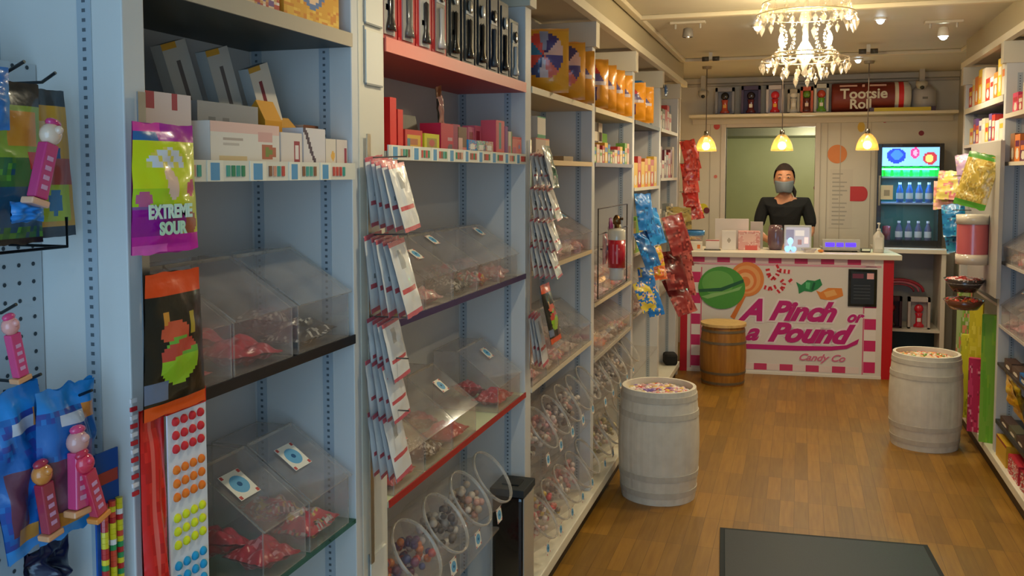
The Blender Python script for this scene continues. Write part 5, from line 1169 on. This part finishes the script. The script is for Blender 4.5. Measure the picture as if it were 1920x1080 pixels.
for (z, n, h, ds) in ((1.622, 5, .15, 'topmost bunch, below the cream placards'), (1.455, 5, .17, 'second bunch, beside the purple edged shelf'), (1.275, 4, .13, 'third bunch'), (1.185, 4, .13, 'fourth bunch, beside the red edged shelf'), (1.07, 4, .145, 'lowest bunch')):
    for k in range(n):
        packet((-.884 + .011 * k, 1.805 + .004 * k + rn.uniform(-.006, .006), z - .004 * k), .05 + .045 * k, k + n, '%s white packet of the %s on the wide post' % (('rearmost', 'second', 'third', 'fourth', 'fifth')[k] if k < n - 1 else 'foremost', ds), 'white packets on the wide post', .088, h)
    b = MB(); b.tube([(0.003, .005, z - .003 - .72), (.09, .005, z - .001 - .72)], .0018, '8a8c8c', 6); b.build('hook', 'metal', hs)
# the same packets on the next post
hs2 = thing('strip_hanger', 'thin strip hanger on the post between the red shelf bay and the orange pouches', 'hanger', (-.8935, 3.045, .9))
MB().box(.0, .003, -.008, .008, 0, .80, 'd0ccc0').build('strip', 'metal', hs2)
b = pouch_mb(.10, .15, .02, D0('2c6c4c', [('r', 0, 0, .3, 1, 'd8d4cc')], ['2c6c4c', '5c8c6c', '1c4c38', 'd0c8bc'], 6, 2, .7), 14, 18, 71, .006).build('candy_packet', 'foil', None, smooth=True)
b.location = (-.84, 3.055, 1.68); b.rotation_euler = (Matrix.Rotation(LEFT, 4, 'Z') @ Matrix.Rotation(-.25, 4, 'X')).to_euler(); tag(b, 'green and white packet topmost on the second post', 'candy')
for (z, n, ds) in ((1.655, 4, 'upper bunch behind the green packet'), (1.54, 5, 'second bunch'), (1.43, 5, 'third bunch'), (1.34, 5, 'bunch above the small gummy bag')):
    for k in range(n):
        packet((-.882 + .013 * k, 3.045 + .006 * k, z - .002 * k), .12 + .05 * k, k + 1, '%s small white packet of the %s on the thin post' % (('rearmost', 'second', 'third', 'fourth', 'fifth')[k] if k < n - 1 else 'foremost', ds), 'small white packets on the thin post', .088, .115)
bg3 = thing('gummy_bag', 'smaller black gummy bag with orange header on the second post', 'candy', (-.845, 3.06, 1.20), LEFT); bg3.rotation_euler = (Matrix.Rotation(LEFT, 4, 'Z') @ Matrix.Rotation(-.22, 4, 'X')).to_euler()
pouch_mb(.128, .205, .024, dark, 22, 34, 43, .004, '181818', .15).build('pouch', 'foil', bg3, smooth=True)
for k in range(3): packet((-.885 + .01 * k, 3.035, 1.10 - .003 * k), .1 + .03 * k, k, 'pale packet behind the smaller black gummy bag', 'pale packets behind the smaller black gummy bag', .08, .18)
# ---------------------------------------------------------------- canister and its wire rack
w = thing('wire_rack', 'dark wire rack hanging in front of the fourth bay', 'rack', (-.898, 4.6, .98))
b = MB()
for (y0, z0, y1, z1) in ((-.44, .0, .30, .0), (-.44, .42, .30, .42), (-.44, .0, -.44, .42), (.30, .0, .30, .42), (-.44, .30, .30, .30)): b.tube([(.002, y0, z0), (.002, y1, z1)], .003, '4a4038', 6)
b.build('wire_frame', 'metal', w)
w.location = (-.893, 4.6, 1.0)
q = thing('spray_canister', 'red and white canister with a metal nozzle hanging before the fourth bay', 'canister', (-.815, 4.22, 1.085))
MB().lathe([(.0001, 0), (.03, .001), (.034, .01), (.034, .06)], 'd8d4cc', 22, cap=False).build('foot', 'gloss', q, smooth=True)
MB().lathe([(.041, .06), (.041, .19)], 'c81830', 22).build('red_label', 'gloss', q, smooth=True)
MB().lathe([(.040, .19), (.040, .232), (.033, .24), (.012, .245), (.0001, .245)], 'd8d0bc', 22, cap=False).build('collar', 'gloss', q, smooth=True)
b = MB(); b.lathe([(.012, .244), (.012, .26), (.02, .265), (.018, .29), (.008, .305), (.0001, .306)], '7c6040', 12); b.box(-.008, .03, -.006, .006, .282, .294, '5a4838'); b.build('nozzle', 'metal', q, smooth=True)
b = MB(); b.box(-.012, -.004, -.042, -.04, .08, .17, 'e06878'); b.box(.006, .014, -.042, -.04, .08, .17, 'e89098'); b.build('label_stripe', 'gloss', q)
MB().box(-.078, -.03, -.004, .004, .14, .148, '6a6460').build('bracket', 'metal', q)
put('purple_box', 'narrow purple box standing in the wire rack', 'box', 4.42, .981 + .001, .05, .03, .36, '7a2070', x=-.93) if False else None
hung_pack((-.872, 4.36, 1.37), .07, .16, .02, D0('7a1c68'), 'purple pouch hanging on the wire rack beside the canister', seed=81); hung_pack((-.872, 4.56, 1.36), .10, .14, .02, D0('a8a048', (), ['a8a048', '6c5c4c', 'c8b8a0'], 4, 2, .8), 'olive pouch hanging on the wire rack', seed=82)
hung_pack((-.870, 4.22, 1.30), .10, .14, .02, D0('e0b8b0', [('r', .3, 0, .5, 1, 'e8e4e0'), ('r', .5, 0, .8, 1, 'd86868')]), 'pink and white striped pouch left of the canister', seed=83)
# ---------------------------------------------------------------- fourth to sixth bays: small goods
def goods(y0, y1, z, pal, seed, where, hs_, x=-.91, side=1, ws=(.045, .08), d=.05, dark_tops=False):
    rn = random.Random(seed); y = y0; n = 0; names = ['first', 'second', 'third', 'fourth', 'fifth', 'sixth', 'seventh', 'eighth', 'ninth', 'tenth', 'eleventh', 'twelfth', 'thirteenth', 'fourteenth', 'fifteenth', 'sixteenth', 'seventeenth', 'eighteenth', 'nineteenth', 'twentieth', 'twenty first', 'twenty second']
    while True:
        w_ = rn.uniform(*ws)
        if y + w_ > y1: break
        cn, c = pal[(n + seed) % len(pal)]; c2 = rn.choice(pal)[1]; h = rn.uniform(*hs_)
        put('candy_carton', '%s candy carton, %s along %s' % (cn, names[n], where), 'box', y + w_ / 2, z, w_, d, h, c, x=x, side=side, dz=design(c, [('r', .1, .55, .9, .8, c2), ('e', .2, .1, .8, .5, 'e8dcc8')]))
        y += w_ + .006; n += 1
B_ = ('blue', '2c70b8'); G_ = ('green', '78a840'); Y_ = ('yellow', 'e8b82c'); R2 = ('red', 'c83428'); P2 = ('peach', 'e8b090'); W_ = ('cream', 'e0d4c0'); K_ = ('dark brown', '4c3428'); O_ = ('orange', 'e07c2c'); V_ = ('violet', '6c4c88'); T_ = ('teal', '4c9c90')
goods(4.15, 5.08, 1.6325, [B_, G_, P2, W_, R2, Y_], 1, 'the small goods shelf of the fourth bay', (.06, .12))
goods(4.17, 5.0, 1.6325, [K_, W_, G_, ('grey', 'a8a498')], 4, 'the back row of the fourth bay', (.15, .23), x=-1.01, ws=(.08, .13))
goods(5.2, 6.1, 1.5005, [Y_, O_, Y_, R2], 2, 'the yellow shelf of the fifth bay', (.14, .20), ws=(.10, .14))
goods(5.2, 6.1, 1.1205, [G_, Y_, B_, ('olive', '9a9440')], 3, 'the middle shelf of the fifth bay', (.16, .24), ws=(.08, .14))
goods(5.2, 6.1, 1.8855, [B_, O_, W_, B_], 6, 'the top of the fifth bay', (.07, .13), x=-.96)
goods(6.22, 7.02, 1.5505, [('maroon', '7c2c34'), W_, ('maroon', '6c2430'), ('grey', '98948c'), R2], 5, 'the upper shelf of the last left bay', (.12, .24), ws=(.07, .11))
goods(6.22, 7.02, 1.2005, [('grey', '8c8c84'), W_, ('dusky', '6c6a60')], 7, 'the middle shelf of the last left bay', (.10, .2), ws=(.08, .12))
goods(6.22, 7.02, 1.8855, [R2, W_, ('olive', '7c7454'), R2], 8, 'the top shelf of the last left bay', (.12, .2), ws=(.09, .14), x=-.93)
goods(4.3, 5.02, 1.8855, [W_], 9, 'the hidden top', (.05, .06)) if False else None
rn = random.Random(77)
def hang_run(pts, w, h, pal, name, label, t_=.03, rz=radians(35), tilt0=.25, group=True, x0=None):
    for k, (x, y, z) in enumerate(pts):
        o = pouch_mb(w, h, t_, design(pal[k % len(pal)], (), pal, 4, k, .42), 12, 18, 90 + k, .012).build(name, 'foil', None, smooth=True)
        o.location = (x, y, z); o.rotation_euler = (Matrix.Rotation(rz, 4, 'Z') @ Matrix.Rotation(-tilt0 - .05 * k, 4, 'X') @ Matrix.Rotation(rn.uniform(-.25, .1), 4, 'Y')).to_euler()
        nm_ = ['topmost', 'second', 'third', 'fourth', 'fifth', 'lowest', 'seventh', 'eighth'][k]
        tag(o, label % nm_, 'candy', None)
hang_run([(-.85, 5.15, 1.47), (-.83, 5.25, 1.38), (-.86, 5.18, 1.25)], .12, .21, ['1c78c8', '2890d8', '1c5c98'], 'blue_candy_bag', '%s of the blue candy bags hanging before the fifth bay', rz=radians(50))
hang_run([(-.84, 5.22, 1.045), (-.86, 5.16, .97), (-.83, 5.3, .92)], .12, .17, ['2470b8', 'd8c048', '1c70c0', 'e0b098'], 'blue_yellow_bag', '%s of the blue and yellow bags on the lower hooks of the fifth bay', rz=radians(50))
hang_run([(-.84, 5.5, 1.14), (-.84, 5.6, 1.05)], .13, .12, ['d8b030', 'd86838', 'e8a890'], 'yellow_candy_bag', '%s of the yellow and orange bags before the fifth bay', rz=radians(50))
hang_run([(-.83, 6.25, 1.30), (-.82, 6.45, 1.2), (-.85, 6.3, 1.05), (-.81, 6.55, .98), (-.84, 6.35, .86)], .17, .27, ['8c2c2c', 'a84840', '6c1c20', 'b85850'], 'dark_red_bag', '%s of the dark red bags hanging before the last left bay', rz=radians(40))
hang_run([(-.84, 6.7, 1.34)], .2, .16, ['a89050', '8c7c48', '6c5c38'], 'olive_candy_bag', '%s olive patterned bag above the dark red ones')
hang_run([(-.845, 7.20, 1.84), (-.815, 7.24, 1.76), (-.845, 7.27, 1.66), (-.83, 7.3, 1.55), (-.84, 7.33, 1.44)], .12, .24, ['e04838', 'd83828', 'e86050', 'c03028', 'a82c28'], 'red_candy_bag', '%s of the bright red bags hanging beside the left pendant lamp', rz=radians(20))
st_ = thing('hanging_pole', 'slim cream pole by the counter carrying the bright red bags', 'pole', (-.88, 7.40, 0))
st_.location = (-.93, 7.21, 0)
MB().box(-.03, .03, -.02, .02, 0, 2.27, 'cfc4b0').build('pole_body', 'paint', st_)
b = MB(); 
for z in (1.84, 1.66, 1.44): b.tube([(.03, 0, z), (.12, -.0, z)], .003, '8a8078', 6)
b.build('hook', 'metal', st_)
tag(at(MB().box(-.05, .05, -.06, .06, 0, .09, '1c1a18').build('black_pouch', 'matte', None, bevel=.02), (-.93, 7.0, .1205), .3), 'black bag lying on the white ledge by the counter', 'bag')
# ---------------------------------------------------------------- right hand side goods
goods(5.36, 6.46, 2.0, [R2, W_, ('yellow', 'e8c030'), O_, W_], 21, 'the top shelf of the far right bay', (.12, .20), x=1.01, side=-1, ws=(.08, .12)) 
goods(5.36, 6.46, 1.7605, [V_, Y_, W_, ('white', 'e8e4e0'), R2], 22, 'the second shelf of the far right bay', (.10, .16), x=1.01, side=-1, ws=(.08, .12))
goods(5.36, 6.46, 1.5005, [Y_, W_, ('grey', 'b0a8a0'), P2], 23, 'the third shelf of the far right bay', (.10, .18), x=1.01, side=-1, ws=(.09, .13))
goods(4.6, 5.25, 1.8855, [('crimson', 'c02838'), ('pink', 'e04870'), W_], 24, 'the top shelf of the near right bay', (.05, .16), x=1.01, side=-1, ws=(.08, .12))
goods(4.6, 5.25, 1.6405, [('plum', '6c1c48'), O_, ('brown', '8c5a38')], 25, 'the second shelf of the near right bay', (.10, .16), x=1.01, side=-1, ws=(.09, .13))
goods(4.5, 5.25, .6005, [B_, ('brown', '5a4438'), K_], 26, 'the dark low shelf of the near right bay', (.04, .07), x=1.01, side=-1, ws=(.12, .18))
goods(4.5, 5.25, .3005, [K_, ('olive', '5c5840')], 27, 'the black bottom shelf of the near right bay', (.03, .05), x=1.01, side=-1, ws=(.14, .2))
put('yellow_tray', 'yellow open tray with a red rim on the right white ledge', 'box', 5.12, .1205, .24, .14, .11, 'd8a820', x=1.0, side=-1, dz=design('d8a820', [('r', 0, .9, 1, 1, '9c3420')]))
put('red_candy_tray', 'red and pink candy tray at the bottom right of the picture', 'box', 4.84, .1205, .22, .14, .09, 'c82838', x=1.0, side=-1, dz=design('c82838', (), ['e8e0d8', 'd82838', 'e86070', 'a82030'], 7, 4, .8))
put('red_candy_tray', 'nearer red candy tray cut off by the right picture edge', 'box', 4.58, .1205, .22, .14, .09, 'b82838', x=1.0, side=-1, dz=design('b82838', (), ['e8e0d8', 'd82838', '8a1c24'], 7, 5, .8))
o = pouch_mb(.20, .22, .05, design('e8b020', (), ['e8b020', 'f0c848', 'c88c18'], 5, 3, .6), 14, 16, 95, .02).build('yellow_bunch', 'foil', None, smooth=True); o.location = (.955, 4.78, .62); o.rotation_euler = (.35, .25, RIGHT); tag(o, 'yellow bag bunch hanging off the dark low shelf on the right', 'candy')
# display hanging on the end of the right bay
rp = thing('end_display', 'hook strip on the front of the far right bay holding bags and a basket', 'display', (.975, 5.55, .95))
b = MB(); b.box(.0, .02, -.42, .42, 0, .8, 'a8a29a'); b.build('hook_panel', 'paint', rp)
for (y, z) in ((-.25, .70), (-.1, .37), (.38, .62), (.35, .42)): b = MB(); b.tube([(0, y, z), (-.10, y, z)], .003, '5c5850', 6); b.build('hook', 'metal', rp)
rp.location = (.956, 5.55, .95)
CORN = design('d8b850', (), ['d8b850', 'e8cc70', 'c8a040', 'e4cc80', 'b8a050'], 4, 3, 1.0)
def corn(u, v):
    if v > .9: return '4c9c30'
    if v < .10: return '5cac38'
    return CORN(u, v)
o = pouch_mb(.165, .285, .045, corn, 24, 28, 51, .012, 'c8b050').build('corn_snack_bag', 'foil', None, smooth=True); o.location = (.915, 5.28, 1.685); o.rotation_euler = (Matrix.Rotation(radians(-30), 4, 'Z') @ Matrix.Rotation(-.1, 4, 'X') @ Matrix.Rotation(.24, 4, 'Y')).to_euler(); tag(o, 'large yellow snack bag with green ends hanging on the right bay', 'candy')
q = thing('display_tube', 'clear plastic tube of red sweets with pale ends on the right bay', 'candy', (.885, 5.4, 1.10))
MB().lathe([(.0001, 0), (.083, 0), (.083, .055), (.082, .055)], 'd8c8b4', 28, cap=False).build('lower_band', 'gloss', q, smooth=True)
MB().lathe([(.079, .055), (.079, .215)], 'cc6468', 28, cap=False).build('red_sweets', 'gloss', q, smooth=True)
MB().lathe([(.082, .215), (.083, .215), (.083, .265), (.0001, .267)], 'dcd0bc', 28, cap=False).build('upper_band', 'gloss', q, smooth=True)
hang_run([(.885, 6.1, 1.40), (.90, 6.15, 1.30)], .13, .20, ['1c70a8', '2890b8', '184c78'], 'blue_snack_bag', '%s of the dark blue bags hanging by the drinks fridge', rz=radians(-20))
hang_run([(.89, 6.2, 1.60), (.87, 6.25, 1.54)], .15, .18, ['e0c868', 'e8a898', 'd87878', 'c8a070'], 'pink_yellow_bag', '%s of the pink and yellow bags hanging left of the large snack bag', rz=radians(-20))
hang_run([(.93, 5.98, 1.70)], .12, .2, ['b090b0', '9c7c98', 'c8b0a0'], 'lilac_bag', '%s lilac pouch hanging left of the large snack bag', rz=radians(-20))
q = thing('candy_bowl', 'dark bowl heaped with red and white wrapped sweets on the right bay', 'bowl', (.86, 5.45, .945), 0)
MB().lathe([(.0001, 0), (.06, 0), (.105, .07), (.10, .07), (.055, .008)], '3c302c', 26, cap=False).build('bowl_body', 'gloss', q, smooth=True)
heap('wrapped_sweets', 'red and white wrapped sweets heaped in the dark bowl', (.86, 5.45, .99), .09, 90, ['c83030', 'e8e0d8', 'a82020', 'e8c8c0'], 9, .014)
q = thing('candy_bowl', 'lower brown bowl of orange and brown sweets under the dark bowl', 'bowl', (.86, 5.45, .85), 0)
MB().lathe([(.0001, 0), (.07, 0), (.105, .05), (.10, .05), (.065, .008)], '6c3c28', 26, cap=False).build('bowl_body', 'gloss', q, smooth=True)
heap('brown_sweets', 'orange and brown sweets in the lower bowl', (.86, 5.45, .88), .088, 80, ['d87828', '6c4c20', 'c83428', '3c2c20'], 10, .014)
q = thing('bowl_stand', 'slim metal stand carrying the two candy bowls', 'stand', (.86, 5.45, .121)) if False else None
for k, (y, x, c, h, w_, dzc, lb) in enumerate(((6.25, .99, 'a8b878', .74, .085, ['8cb848', 'c8c8a0', '7ca03c', 'd88868'], 'tall pale green patterned sweet carton, farthest of the tall ones'),
        (5.85, .99, 'd8c820', .72, .07, ['d8c820', 'c8b818', 'e0d040'], 'tall yellow sweet carton between the green ones'),
        (5.45, .995, '7cb030', .70, .085, ['6cac20', '74b428', '88b828'], 'tall lime green sweet carton nearest to the trays'),
        (5.98, .965, 'c8c020', .50, .06, ['c8c020', 'e0d848', 'a8a018'], 'shorter yellow patterned carton behind the crimson one'),
        (5.66, .962, 'c01c50', .42, .07, ['c01c50', 'd83868', 'a01840', 'e890a0'], 'crimson sweet carton in front of the tall yellow one'))):
    o = carton('tall_sweet_carton', w_, .04, h, design(c, (), dzc, 3, k, .5), c, None, 10, 30); o.rotation_euler = (0, 0, radians(-20)); o.location = (x, y, .1205)
    tag(o, lb, 'candy')
